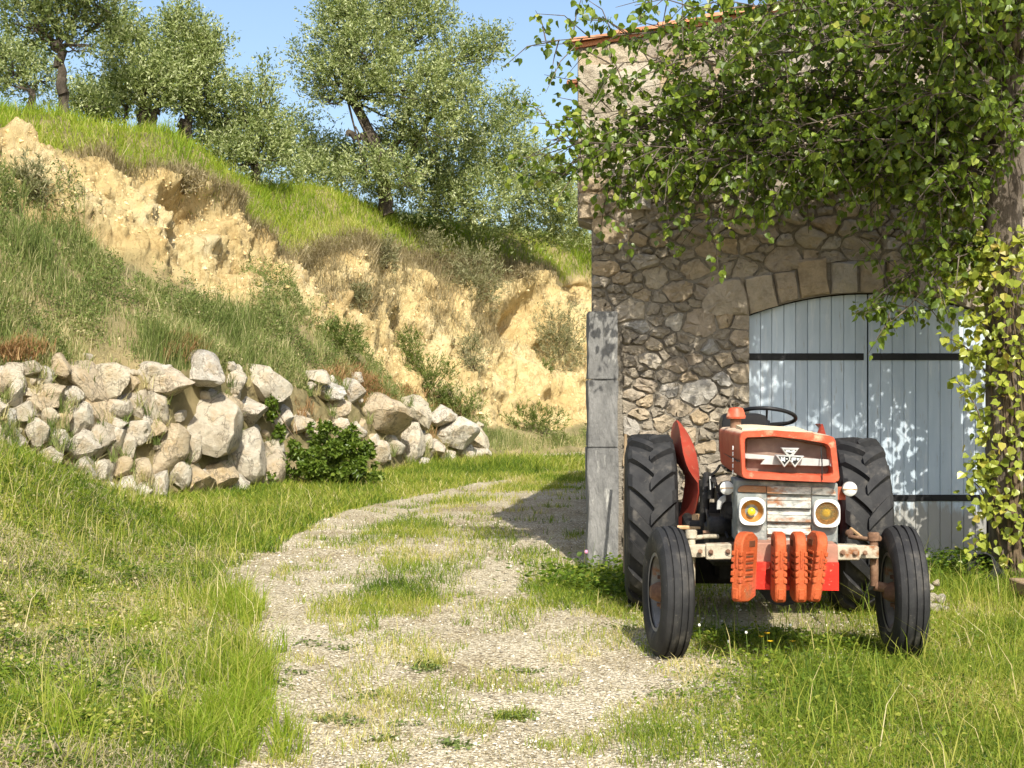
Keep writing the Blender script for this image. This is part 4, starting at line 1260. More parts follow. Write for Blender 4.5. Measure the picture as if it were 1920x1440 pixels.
b.inputs['Transmission Weight'].default_value = 0.9; b.inputs['IOR'].default_value = 1.3
v = coords(nt)
wv = nd(nt, 'ShaderNodeTexWave', Scale=55.0, Distortion=0.0); nt.links.new(v, wv.inputs[0])
bump(nt, b, wv.outputs['Fac'], 0.7, 0.004)
# grille screen: brown woven wire
m_screen, nt, b = nmat('brown grille screen')
v = coords(nt)
ck = nd(nt, 'ShaderNodeTexBrick', Scale=180.0); nt.links.new(v, ck.inputs['Vector'])
c = ramp(nt, noise(nt, v, 8, 8), [(0.3, (0.15, 0.10, 0.078)), (0.6, (0.25, 0.17, 0.135)), (0.8, (0.36, 0.26, 0.19))])
nt.links.new(c, b.inputs['Base Color']); b.inputs['Roughness'].default_value = 0.8
wv = nd(nt, 'ShaderNodeTexWave', Scale=90.0); nt.links.new(v, wv.inputs[0])
bump(nt, b, wv.outputs['Fac'], 0.5, 0.003)
# hood: red, bleached to cream where it faces up
m_hood, nt, b = nmat('sun bleached hood')
v = coords(nt)
c = ramp(nt, noise(nt, v, 5, 8), [(0.3, (0.31, 0.05, 0.024)), (0.5, (0.40, 0.075, 0.036)), (0.75, (0.46, 0.14, 0.075))])
ge = nt.nodes.new('ShaderNodeTexCoord'); sp_n = nt.nodes.new('ShaderNodeSeparateXYZ'); nt.links.new(ge.outputs['Normal'], sp_n.inputs[0])
ad = nd(nt, 'ShaderNodeMath', operation='MULTIPLY_ADD'); nt.links.new(noise(nt, v, 9, 8), ad.inputs[0]); ad.inputs[1].default_value = 0.5; nt.links.new(sp_n.outputs[2], ad.inputs[2])
mk = ramp(nt, ad.outputs[0], [(0.72, (0, 0, 0)), (1.0, (1, 1, 1))])
c = mixc(nt, mk, c, (0.66, 0.47, 0.32))
c = mixc(nt, ramp(nt, noise(nt, v, 6, 9, 0.7), [(0.58, (0, 0, 0)), (0.74, (0.7, 0.7, 0.7))]), c, (0.54, 0.28, 0.17))
c = mixc(nt, ramp(nt, noise(nt, v, 19, 9, 0.7), [(0.60, (0, 0, 0)), (0.68, (0.85, 0.85, 0.85))]), c, (0.22, 0.10, 0.05))
nt.links.new(c, b.inputs['Base Color']); b.inputs['Roughness'].default_value = 0.55
bump(nt, b, noise(nt, v, 60, 5), 0.12, 0.01)

def tp_(name, bm, mat, parent=None, ang=35): return from_bm(name, bm, mat, parent or trac, ang)
C2 = lambda x, y: (1340 + x / 5.76, 750 + y / 5.76)          # enlarged view of the nose
C3 = lambda x, y: (1340 + x / 6.0, 960 + y / 6.0)            # enlarged view of the weights
C1 = lambda x, y: (1140 + x / 2.769, 740 + y / 2.769)        # whole tractor

# --- hood shell
NF = -0.26
outer = [(1386, 821), (1388.5, 813), (1394, 809), (1451, 806.5), (1505, 811), (1557, 817.5), (1564, 820.5), (1567.5, 827), (1575, 896), (1573, 902), (1567, 905.5), (1479, 902), (1399, 898), (1392, 895), (1389.5, 889)]
inner = [(1397, 829), (1398, 824), (1402, 820.5), (1453, 818.5), (1503, 824), (1544, 831), (1551, 834), (1555.5, 840), (1561, 883), (1560, 888), (1554, 891.5), (1479, 889), (1406, 885.5), (1401, 884), (1398, 879)]
Of = np.array([L(x, y, NF) for x, y in outer])
cen = Of.mean(0)
bm = bmesh.new()
rings = []
for yl, sxx, dz in [(NF + 0.012, 1.0, 0), (0.05, 1.03, 0.0), (0.45, 1.06, -0.004), (0.95, 1.08, -0.012)]:
    ring = []
    for p in Of:
        q = cen + (p - cen) * np.array([sxx, 1, 1])
        up = max(0, (p[2] - cen[2]))
        ring.append(bm.verts.new((q[0], yl, q[2] + dz * (1 if up > 0 else -0.5))))
    rings.append(ring)
n_ = len(Of)
for a, b2 in zip(rings[:-1], rings[1:]):
    for i in range(n_): bm.faces.new((a[i], a[(i + 1) % n_], b2[(i + 1) % n_], b2[i]))
bm.faces.new(rings[-1])
hood = tp_('hood', bm, m_hood, ang=50)
# raised ridge down the bonnet, hinge seam, side badge
bm = bmesh.new()
a, b2 = L(1420, 808, -0.2), L(1530, 812, -0.2)
prism(bm, [(a[0], -0.22, a[2] - 0.012), (b2[0], -0.22, b2[2] - 0.012), (b2[0] - 0.02, -0.22, b2[2] + 0.008), ((a[0] + b2[0]) / 2, -0.22, (a[2] + b2[2]) / 2 + 0.010), (a[0] + 0.02, -0.22, a[2] + 0.012)], (0.0, 1.15, -0.006), 0.004)
tp_('hood_ridge', bm, m_hood, hood)
bm = bmesh.new()
for k in range(5):
    p = L(1372 - 0.3 * k, 838 + k * 11, NF + 0.30)
    bx(bm, (Of[0][0] * 1.0 - 0.02, NF + 0.17, p[2]), (0.006, 0.022, 0.024), 0.002)
tp_('side_badge', bm, m_white, hood)
bm = bmesh.new()
pl = L(1388, 866, NF)
prism(bm, [(Of[0][0] - 0.012, NF + 0.02, pl[2]), (Of[0][0] - 0.012, 0.9, pl[2] + 0.0), (Of[0][0] - 0.012, 0.9, pl[2] + 0.004), (Of[0][0] - 0.012, NF + 0.02, pl[2] + 0.004)], (0.02, 0, 0))
tp_('hood_seam', bm, m_blk, hood)

# --- grille frame with its deep recess
Inn = np.array([L(x, y, NF) for x, y in inner])
ci = Inn.mean(0)
bm = bmesh.new()
spec = [(Of, NF + 0.012, 1.0), (Of, NF + 0.004, 0.995), (Of, NF - 0.004, 0.975), (Inn, NF - 0.002, 1.02), (Inn, NF + 0.008, 1.0), (Inn, NF + 0.10, 0.965)]
rings = []
for P_, yl, s in spec:
    c_ = P_.mean(0)
    rings.append([bm.verts.new((c_[0] + (p[0] - c_[0]) * s, yl, c_[2] + (p[2] - c_[2]) * s)) for p in P_])
for a, b2 in zip(rings[:-1], rings[1:]):
    for i in range(n_): bm.faces.new((a[i], a[(i + 1) % n_], b2[(i + 1) % n_], b2[i]))
m_frame = M('grille frame paint', [(0.3, (0.40, 0.055, 0.025)), (0.55, (0.49, 0.085, 0.038)), (0.75, (0.56, 0.17, 0.09))], sc=6, rough=0.45, bp=0.1, over=[((0.66, 0.40, 0.25), 9, 0.58, 0.72), ((0.30, 0.10, 0.05), 17, 0.58, 0.70), ((0.14, 0.08, 0.05), 34, 0.66, 0.72)], spec=0.3)
gf = tp_('grille_frame', bm, m_frame, ang=25)
bm = bmesh.new()
prism(bm, [(ci[0] + (p[0] - ci[0]) * 0.99, NF + 0.095, ci[2] + (p[2] - ci[2]) * 0.99) for p in Inn], (0, 0.01, 0))
tp_('grille_screen', bm, m_screen, gf)
bm = bmesh.new()        # thin inner trim and the vertical wire
tr = [L(*C2(x, y), NF + 0.09) for x, y in [(348, 425), (640, 405), (1180, 500), (1225, 580), (1250, 800), (345, 772)]]
tube(bm, tr + [tr[0]], 0.004, 6)
tp_('screen_trim', bm, m_rust, gf)
bm = bmesh.new()
tube(bm, [L(*C2(1147, 490), NF + 0.03), L(*C2(1160, 690), NF - 0.02), L(*C2(1160, 865), NF - 0.012)], 0.0035, 6)
tp_('wire', bm, m_blk, gf)
bm = bmesh.new()
bar = [(306, 583), (318, 578), (650, 606), (1306, 650), (1302, 694), (1185, 716), (495, 697), (540, 640), (320, 634)]
prism(bm, [L(*C2(x, y), NF + 0.035) for x, y in bar], (0, 0.03, 0), 0.002)
for (x, y) in ((345, 607), (1265, 700)):
    p = L(*C2(x, y), NF + 0.03)
    cyl(bm, p + np.array([0, -0.012, 0]), p + np.array([0, 0.02, 0]), 0.011, n=12)
tp_('grille_bar', bm, m_silver, gf, 30)
# emblem: three joined triangles
bm = bmesh.new()
emb = [(718, 516), (916, 520), (853, 598), (970, 605), (868, 732), (812, 660), (753, 730), (655, 592), (776, 597)]
prism(bm, [L(*C2(x, y), NF - 0.018) for x, y in emb], (0, 0.055, 0), 0.0025)
em = tp_('emblem', bm, m_chrome, gf, 25)
bm = bmesh.new()
for tri in ([(748, 536), (886, 539), (818, 588), (806, 588)], [(690, 607), (800, 612), (806, 640), (755, 700)], [(822, 612), (936, 618), (868, 702), (816, 642)]):
    prism(bm, [L(*C2(x, y), NF - 0.0195) for x, y in tri], (0, 0.004, 0))
tp_('emblem_inlay', bm, m_blk, gf)
bm = bmesh.new()
for q in ([(765, 545), (800, 541), (820, 551), (862, 543), (868, 549), (838, 568), (800, 563), (775, 562)],                       # upper mark
          [(716, 615), (728, 615), (738, 640), (748, 616), (760, 616), (760, 665), (750, 665), (750, 640), (741, 660), (735, 660), (727, 640), (727, 665), (717, 662)],   # M
          [(770, 632), (790, 633), (790, 641), (770, 640)],
          [(832, 622), (880, 624), (880, 634), (845, 633), (845, 641), (874, 642), (874, 651), (845, 650), (845, 668), (832, 668)],     # F
          [(888, 628), (918, 630), (902, 652), (888, 650)]):
    prism(bm, [L(*C2(x, y), NF - 0.0205) for x, y in q], (0, 0.003, 0))
tp_('emblem_letters', bm, m_white, gf)

# --- grey lower front
PF = -0.17
bm = bmesh.new()
prism(bm, [L(x, y, PF + 0.012) for x, y in [(1379, 900), (1571, 906), (1571, 1022), (1381, 1018)]], (0, 0.32, 0), 0.006)
lp = tp_('front_cowl', bm, m_grey_shade)
rows_y = [925, 1010, 1082, 1163, 1240, 1312, 1380, 1450, 1520]
for k in range(8):
    ya, yb_ = rows_y[k] + 2, rows_y[k + 1] - 2
    xa0, xb0 = 566 + (rows_y[k] - 925) * 0.005, 1042
    rec = 0.006 if k in (1, 3, 5, 7) else -0.012
    bm = bmesh.new()
    tlt = 0.008
    pts = [L(*C2(xa0, ya), PF + rec + tlt), L(*C2(xb0, ya + 12), PF + rec + tlt), L(*C2(xb0, yb_ + 12), PF + rec - tlt * 0.5), L(*C2(xa0, yb_), PF + rec - tlt * 0.5)]
    prism(bm, pts, (0, 0.02, 0), 0.002)
    tp_('slat', bm, m_grey, lp)
for side in (0, 1):
    bm = bmesh.new()
    if side == 0:
        top = [(255, 960), (275, 935), (330, 922), (560, 930), (560, 1002), (250, 992)]
        low = [(240, 1008), (560, 1012), (562, 1520), (245, 1500)]
    else:
        top = [(1050, 945), (1210, 940), (1290, 965), (1312, 1000), (1315, 1035), (1050, 1022)]
        low = [(1048, 1030), (1318, 1045), (1325, 1545), (1046, 1530)]
    prism(bm, [L(*C2(x, y), PF - 0.008) for x, y in top], (0, 0.03, 0), 0.004)
    tp_('cowl_cap', bm, m_grey, lp)
    bm = bmesh.new()
    prism(bm, [L(*C2(x, y), PF - 0.002) for x, y in low], (0, 0.03, 0), 0.004)
    tp_('lamp_panel', bm, m_grey_shade if side == 0 else m_grey_shade, lp)
# headlights
for side in (0, 1):
    cx, cy = (1411, 959.5) if side == 0 else (1551, 963.5)
    c = L(cx, cy, PF - 0.055)
    hw, hh, rc = 0.0735, 0.077, 0.0625
    bm = bmesh.new()
    nn_ = 40
    def sq(t, a, b3, e=3.6):
        ct, st = math.cos(t), math.sin(t)
        return (math.copysign(abs(ct) ** (2 / e), ct) * a, math.copysign(abs(st) ** (2 / e), st) * b3)
    prof = []
    for (kind, s, yl) in [('s', 0.86, 0.062), ('s', 1.0, 0.055), ('s', 1.0, 0.012), ('s', 0.97, 0.0), ('c', 1.06, 0.0), ('c', 1.0, 0.012), ('c', 0.985, 0.03)]:
        ring = []
        for k in range(nn_):
            t = 2 * math.pi * k / nn_
            if kind == 's': x_2, z_2 = sq(t, hw * s, hh * s)
            else: x_2, z_2 = rc * s * math.cos(t), rc * s * math.sin(t)
            ring.append(bm.verts.new((c[0] + x_2, c[1] + yl, c[2] + z_2)))
        prof.append(ring)
    for a, b2 in zip(prof[:-1], prof[1:]):
        for i in range(nn_): bm.faces.new((a[i], a[(i + 1) % nn_], b2[(i + 1) % nn_], b2[i]))
    hl = tp_('headlight', bm, m_rim, ang=40)
    bm = bmesh.new()
    lathe(bm, [(0.03, rc * 0.985), (0.045, rc * 0.8), (0.056, rc * 0.5), (0.060, 0.012), (0.060, 0.0005)], 32, 'y', c)
    tp_('reflector', bm, m_refl, hl, 60)
    bm = bmesh.new()
    off = np.array([-0.003, 0, -0.002]) if side == 0 else np.array([0, 0, 0.004])
    sphere(bm, c + off + np.array([0, 0.030, 0]), 0.023, (1, 0.9, 1), 3)
    cyl(bm, c + off + np.array([0, 0.03, 0]), c + off + np.array([0, 0.058, 0]), 0.014)
    tp_('bulb', bm, m_bulb, hl, 60)
    if side == 1:
        bm = bmesh.new()
        lathe(bm, [(0.018, rc * 0.99), (0.010, rc * 0.7), (0.006, rc * 0.3), (0.005, 0.0005)], 32, 'y', c)
        tp_('lens', bm, m_lens, hl, 60)
        bm = bmesh.new()
        for k in range(12):
            t = k / 12 * 6.28
            sphere(bm, c + np.array([0.04 * math.cos(t), 0.034, 0.04 * math.sin(t) - 0.002]), 0.006, sub=1)
        tp_('lens_flute', bm, m_refl, hl, 60)
# round side lamps
for (x, y, yl, ax) in ((1363, 915, 0.02, 1572), (1593.5, 917, 0.0, 1573)):
    c = L(x, y, yl)
    bm = bmesh.new()
    lathe(bm, [(0.07, 0.0005), (0.065, 0.028), (0.03, 0.041), (0.0, 0.043), (-0.006, 0.041)], 24, 'y', c)
    sl = tp_('side_lamp', bm, m_engine if x < 1500 else m_silver, ang=50)
    bm = bmesh.new()
    lathe(bm, [(-0.004, 0.040), (-0.012, 0.030), (-0.017, 0.015), (-0.018, 0.0005)], 24, 'y', c)
    tp_('lamp_glass', bm, m_rim, sl, 60)
    bm = bmesh.new()
    bx(bm, c + np.array([0, -0.013, 0.001]), (0.076, 0.012, 0.006), 0.001)
    tp_('lamp_band', bm, m_tan, sl)
    bm = bmesh.new()
    if x > 1500: bx(bm, L(1577, 925, 0.06), (0.05, 0.02, 0.075), 0.003)
    else: bx(bm, c + np.array([0.05, 0.08, 0]), (0.10, 0.02, 0.03), 0.003)
    tp_('lamp_bracket', bm, m_red, sl)

# --- on top of the hood
bm = bmesh.new()
zt = L(1440, 801, 0.1)[2]
for k in range(12):
    pass
xs_ = np.linspace(L(1386, 800, 0.15)[0], L(1499, 800, 0.15)[0], 9)
ztop = [L(1386 + 113 * t, 800.5 + 2.5 * t - 1.5 * math.sin(t * 6), 0.15)[2] for t in np.linspace(0, 1, 9)]
pl_ = [(x, -0.05, z) for x, z in zip(xs_, ztop)] + [(x, -0.05, z - 0.010 - 0.012 * (1 - t)) for x, z, t in list(zip(xs_, ztop, np.linspace(0, 1, 9)))[::-1]]
prism(bm, pl_, (0, 0.42, 0.006))
tp_('loose_board', bm, m_board, ang=30)
bm = bmesh.new()        # air cleaner cap on its stem
c = L(1380, 781, 0.55)
lathe(bm, [(-0.012, 0.0005), (-0.012, 0.056), (0.0, 0.060), (0.010, 0.056), (0.040, 0.047), (0.052, 0.040), (0.056, 0.020), (0.057, 0.0005)], 28, 'z', c)
ac = tp_('air_cleaner_cap', bm, m_frame, ang=40)
bm = bmesh.new()
cyl(bm, c + np.array([-0.002, 0, -0.16]), c + np.array([-0.002, 0, -0.01]), 0.033, n=18)
tp_('air_cleaner_stem', bm, m_rust, ac)
# steering wheel
sw = L(1438, 781, 1.30)
Rw = 0.186
nrm = Vector((0.09, 0.30, 0.95)).normalized()
qq = Vector((0, 0, 1)).rotation_difference(nrm)
bm = bmesh.new()
ring = [Vector(sw) + qq @ Vector((Rw * math.cos(t), Rw * math.sin(t), 0)) for t in np.linspace(0, 2 * math.pi, 49)[:-1]]
nn_ = len(ring); rr_ = []
for i, p in enumerate(ring):
    t = (ring[(i + 1) % nn_] - ring[i - 1]).normalized(); u = t.cross(nrm).normalized()
    rr_.append([bm.verts.new(p + (u * math.cos(a) + nrm * math.sin(a)) * 0.0135) for a in np.linspace(0, 2 * math.pi, 9)[:-1]])
for i in range(nn_):
    a, b2 = rr_[i], rr_[(i + 1) % nn_]
    for k in range(8): bm.faces.new((a[k], a[(k + 1) % 8], b2[(k + 1) % 8], b2[k]))
swo = tp_('steering_wheel', bm, m_blk, ang=80)
bm = bmesh.new()
hubp = Vector(sw) - nrm * 0.05
for t in (0.4, 2.5, 4.6):
    tube(bm, [hubp, Vector(sw) + qq @ Vector((Rw * math.cos(t), Rw * math.sin(t), 0))], 0.007, 6)
cyl(bm, hubp - nrm * 0.25, hubp + nrm * 0.02, 0.022)
tp_('spoke', bm, m_blk, swo)
bm = bmesh.new()        # instrument cowl
pts = [L(x, y, 1.08) for x, y in [(1353, 806), (1354, 790), (1358, 780), (1368, 776), (1425, 776), (1437, 780), (1442, 806), (1442, 850), (1353, 850)]]
prism(bm, pts, (0, 0.25, 0), 0.006)
tp_('instrument_cowl', bm, m_blk)

# --- engine, gearbox, rear axle, added shade boxes
bm = bmesh.new()
bx(bm, (0.0, 0.55, 0.72), (0.34, 0.9, 0.56), 0.03)
bx(bm, (0.0, 1.35, 0.66), (0.42, 1.0, 0.46), 0.05)
bx(bm, (-0.03, 0.10, 0.86), (0.46, 0.18, 0.40), 0.02)
cyl(bm, (-0.62, 1.9, 0.62), (0.62, 1.9, 0.62), 0.11, n=20)
bx(bm, (0, 1.9, 0.66), (0.5, 0.5, 0.4), 0.05)
cyl(bm, (0, 0.1, 0.42), (0, 0.9, 0.40), 0.14, n=16)
bx(bm, (0, 2.35, 0.36), (1.05, 0.12, 0.52), 0.03)  # two dark boxes added for the black shade under the tractor
bx(bm, (0, 2.2, 0.3), (0.5, 0.4, 0.3), 0.03)
tp_('engine_and_shade_boxes', bm, m_engine)
bm = bmesh.new()
bx(bm, (-0.36, 1.2, 0.585), (0.30, 0.62, 0.21), 0.02)  # dark boxes added to widen the shadow beneath the engine
bx(bm, (-0.30, 0.55, 0.60), (0.22, 0.5, 0.24), 0.03)
tp_('added_shade_box', bm, m_engine)
for s_ in (-1, 1):
    bm = bmesh.new()
    bx(bm, (s_ * 0.38, 1.42, 0.46), (0.34, 0.5, 0.025), 0.006)  # dark plates added to deepen the shade below
    tp_('added_shade_plate', bm, m_engine)
bm = bmesh.new()        # fan, pulley, hoses, injector pipes at the side of the engine
tp_list = []
cyl(bm, L(1368, 957, 0.10), L(1368, 957, 0.22), 0.052, n=20, bev=0.008)
cyl(bm, L(1369, 957, 0.08), L(1369, 957, 0.10), 0.022, n=14)
tube(bm, curve_pts([L(1322, 945, 0.6), L(1330, 972, 0.5), L(1345, 975, 0.4), L(1362, 955, 0.3)], 5), 0.010, 6)
tube(bm, curve_pts([L(1326, 890, 0.7), L(1324, 925, 0.6), L(1320, 960, 0.6)], 5), 0.028, 8)
tube(bm, curve_pts([L(1335, 890, 0.5), L(1334, 910, 0.5), L(1333, 935, 0.5)], 5), 0.022, 8)
tube(bm, curve_pts([L(1316, 900, 0.8), L(1318, 940, 0.8), L(1318, 985, 0.8)], 5), 0.022, 8)
tube(bm, curve_pts([L(1333, 890, 0.45), L(1342, 884, 0.45), L(1350, 872, 0.45)], 5), 0.008, 6)
bx(bm, L(1350, 985, 0.35), (0.14, 0.2, 0.10), 0.02)
tube(bm, curve_pts([L(1345, 925, 0.4), L(1352, 950, 0.35), L(1356, 985, 0.3), L(1366, 1010, 0.2)], 5), 0.009, 6)
for k in range(4):
    tube(bm, curve_pts([L(1326 + 4 * k, 905, 0.48 + .05 * k), L(1331 + 3 * k, 898 - k, 0.45), L(1339 + 3 * k, 905 + 6 * k, 0.40)], 4), 0.005, 5)
tp_('alternator', bm, m_engine, ang=50)
bm = bmesh.new()
prism(bm, [L(x, y, 0.06) for x, y in [(1345, 940), (1352, 932), (1361, 928), (1362, 938), (1354, 946), (1352, 955), (1344, 956)]], (0, 0.03, 0), 0.003)
tp_('alternator_bracket', bm, m_silver)
bm = bmesh.new()
for q in ([(1330, 893), (1333, 893), (1333, 918), (1331, 918)], [(1337, 898), (1340, 898), (1339, 915), (1337, 915)]):
    prism(bm, [L(x, y, 0.44) for x, y in q], (0, 0.01, 0))
tp_('filter_band', bm, m_silver)
bm = bmesh.new()
cyl(bm, L(1306, 988, 1.0), L(1306, 964, 1.0), 0.030, n=16, bev=0.006)
tp_('fuel_bowl', bm, m_tan)
bm = bmesh.new()
c = L(1340, 999, 0.3)
sphere(bm, c, 0.028, (1.2, 1, 0.9), 2)
cyl(bm, L(1318, 998, 0.3), L(1334, 998, 0.3), 0.011)
tp_('steering_joint', bm, m_rust, ang=60)

# --- front axle
bm = bmesh.new()
a, b2 = L(1372, 1037, 0.0), L(1572, 1041, 0.0)
prism(bm, [L(x, y, -0.06) for x, y in [(1366, 1020), (1578, 1024), (1578, 1052), (1366, 1049)]], (0, 0.12, 0), 0.006)
tp_('axle_beam', bm, m_rust)
for side in (0, 1):
    bm = bmesh.new()
    q1 = [(1323, 1021), (1372, 1020), (1372, 1049), (1324, 1050)] if side == 0 else [(1569, 1022), (1612, 1023), (1612, 1051), (1570, 1051)]
    q2 = [(1290, 1023), (1325, 1022), (1325, 1045), (1291, 1046)] if side == 0 else [(1610, 1024), (1648, 1025), (1648, 1048), (1610, 1047)]
    prism(bm, [L(x, y, -0.09) for x, y in q1], (0, 0.09, 0), 0.006)
    prism(bm, [L(x, y, -0.07) for x, y in q2], (0, 0.07, 0), 0.005)
    ae = tp_('axle_extension', bm, m_axle)
    for (x, y) in (((1333, 1035), (1365, 1034), (1313, 1034)) if side == 0 else ((1580, 1036), (1604, 1037), (1622, 1037))):
        bm = bmesh.new()
        cyl(bm, L(x, y, -0.088), L(x, y, -0.103) + np.array([0, 0, 0]), 0.015, n=6)
        cyl(bm, L(x, y, -0.10), L(x, y, -0.112), 0.008, n=10)
        tp_('bolt', bm, m_rust, ae)
    # king pin, steering arm, tie rod
    bm = bmesh.new()
    sgn = -1 if side == 0 else 1
    kx, ky = (1296, 1000) if side == 0 else (1638, 1005)
    p0, p1 = L(kx, ky, 0.0), L(kx + (2 if side else 0), 1098, 0.0)
    cyl(bm, p0, p1, 0.024, n=14)
    cyl(bm, p0 + np.array([0, 0, 0.02]), p0 - np.array([0, 0, 0.03]), 0.034, n=14, bev=0.005)
    hubc = L(1252, 1110, 0) if side == 0 else L(1690, 1108, 0)
    tube(bm, [p1, p1 + np.array([0, 0, 0.0]), hubc], [0.03, 0.03, 0.024], 10)
    tp_('king_pin', bm, m_rust if side else m_axle, ang=50)
    bm = bmesh.new()
    if side == 0:
        tube(bm, curve_pts([L(1288, 1010, 0.05), L(1300, 1009, 0.10), L(1325, 1006, 0.16), L(1346, 1006, 0.2)], 5), [0.020] * 4 + [0.014] * 12, 8)
        sphere(bm, L(1290, 1008, 0.05), 0.030, (1.1, 1, 0.8), 2)
    else:
        tube(bm, curve_pts([L(1592, 1006, 0.2), L(1612, 1009, 0.15), L(1632, 1011, 0.08), L(1645, 1008, 0.03)], 5), 0.013, 8)
        sphere(bm, L(1592, 1000, 0.22), 0.026, (1, 1, 0.9), 2)
        sphere(bm, L(1643, 1010, 0.03), 0.030, (1.1, 1, 0.8), 2)
    tp_('steering_arm', bm, m_axle if side == 0 else m_rust, ang=60)
bm = bmesh.new()
tube(bm, [L(1270, 989, 0.9), L(1313, 989.5, 0.9)], 0.014, 8)
tube(bm, [L(1596, 992, 0.9), L(1618, 1010, 0.6)], 0.012, 8)
tp_('drag_link', bm, m_tan)

# --- weight carrier and the four weights
bm = bmesh.new()
prism(bm, [L(x, y, -0.34) for x, y in [(1409, 1018), (1571, 1021), (1572, 1056), (1410, 1056)]], (0, 0.2, 0), 0.005)
fs = tp_('front_support', bm, M('brown red support', [(0.3, (0.26, 0.13, 0.09)), (0.55, (0.36, 0.19, 0.13)), (0.75, (0.42, 0.10, 0.07))], sc=6, rough=0.6, bp=0.2, over=[((0.62, 0.55, 0.48), 9, 0.64, 0.70)]))
bm = bmesh.new()
red = [L(x, y, -0.40) for x, y in [(1407, 1054), (1572, 1055), (1573, 1108), (1408, 1106)]]
prism(bm, [L(x, y, -0.40) for x, y in [(1407, 1054), (1444, 1054), (1444, 1066), (1436, 1069), (1437, 1094), (1444, 1097), (1444, 1106), (1408, 1105)]], (0, 0.012, 0), 0.002)
prism(bm, [L(x, y, -0.40) for x, y in [(1472, 1054), (1573, 1055), (1573, 1108), (1472, 1107), (1472, 1098), (1483, 1098), (1483, 1067), (1472, 1066)]], (0, 0.012, 0), 0.002)
prism(bm, [L(x, y, -0.385) for x, y in [(1407, 1054.5), (1572, 1055.5), (1572, 1058), (1407, 1057)]], (0, 0.22, 0), 0.002)
prism(bm, [L(x, y, -0.385) for x, y in [(1407, 1103), (1572, 1105), (1572, 1107), (1407, 1105)]], (0, 0.22, 0), 0.002)
prism(bm, [L(x, y, -0.30) for x, y in [(1409, 1056), (1571, 1057), (1571, 1105), (1409, 1103)]], (0, 0.02, 0), 0.002)
tp_('weight_carrier', bm, m_bright)
m_slot_shade = M('weight slot shade', [(0.3, (0.10, 0.035, 0.015)), (0.7, (0.17, 0.06, 0.025))], sc=9, rough=0.9, bp=0.2)  # shade inside the slots, painted as dark plates on the flanks
def weight_bm(t=0.058, d=0.17, h=0.37):
    bm = bmesh.new()
    # side profile (back, up), rounded nose
    prof = [(0.015, 0.0), (0.10, -0.004), (d, 0.02), (d, h * 0.92), (0.12, h), (0.055, h), (0.022, h - 0.018), (0.004, h - 0.055), (0.0, 0.05), (0.004, 0.015)]
    prism(bm, [(-t / 2, y, z) for y, z in prof], (t, 0, 0), 0.008)
    # teeth down both front edges, rib down the front
    for k in range(5):
        z = 0.115 + k * 0.036
        for s in (-1, 1):
            bx(bm, (s * (t / 2 - 0.006), 0.008, z), (0.018, 0.026, 0.024), 0.003)
            bx(bm, (s * (t / 2 + 0.000), 0.085, z), (0.008, 0.080, 0.014), 0.003)
    bx(bm, (0, 0.002, 0.045), (t * 0.55, 0.016, 0.06), 0.005)
    bx(bm, (0, 0.003, h - 0.14), (t * 0.26, 0.012, 0.10), 0.004)
    return bm
for k, (x, y, rz_, ry_, rx_) in enumerate([(1378, 1129, -36, 1.5, -2), (1464, 1131, 3, 0.5, 0), (1503, 1131, 5, 0.0, 0), (1530, 1130, 15, 7.5, 1)]):
    o = from_bm('front_weight', weight_bm(), m_weight, trac, 35)
    p = L(x, y, -0.56)
    o.location = Vector(p)
    o.rotation_euler = (R(rx_), R(ry_), R(rz_))
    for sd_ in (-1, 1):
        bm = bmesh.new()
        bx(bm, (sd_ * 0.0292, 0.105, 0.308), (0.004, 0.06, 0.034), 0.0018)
        from_bm('handle_slot', bm, m_slot_shade, o, 35)
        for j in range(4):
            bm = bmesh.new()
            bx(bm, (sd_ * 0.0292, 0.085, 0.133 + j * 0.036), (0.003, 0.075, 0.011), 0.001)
            from_bm('slot', bm, m_slot_shade, o, 35)

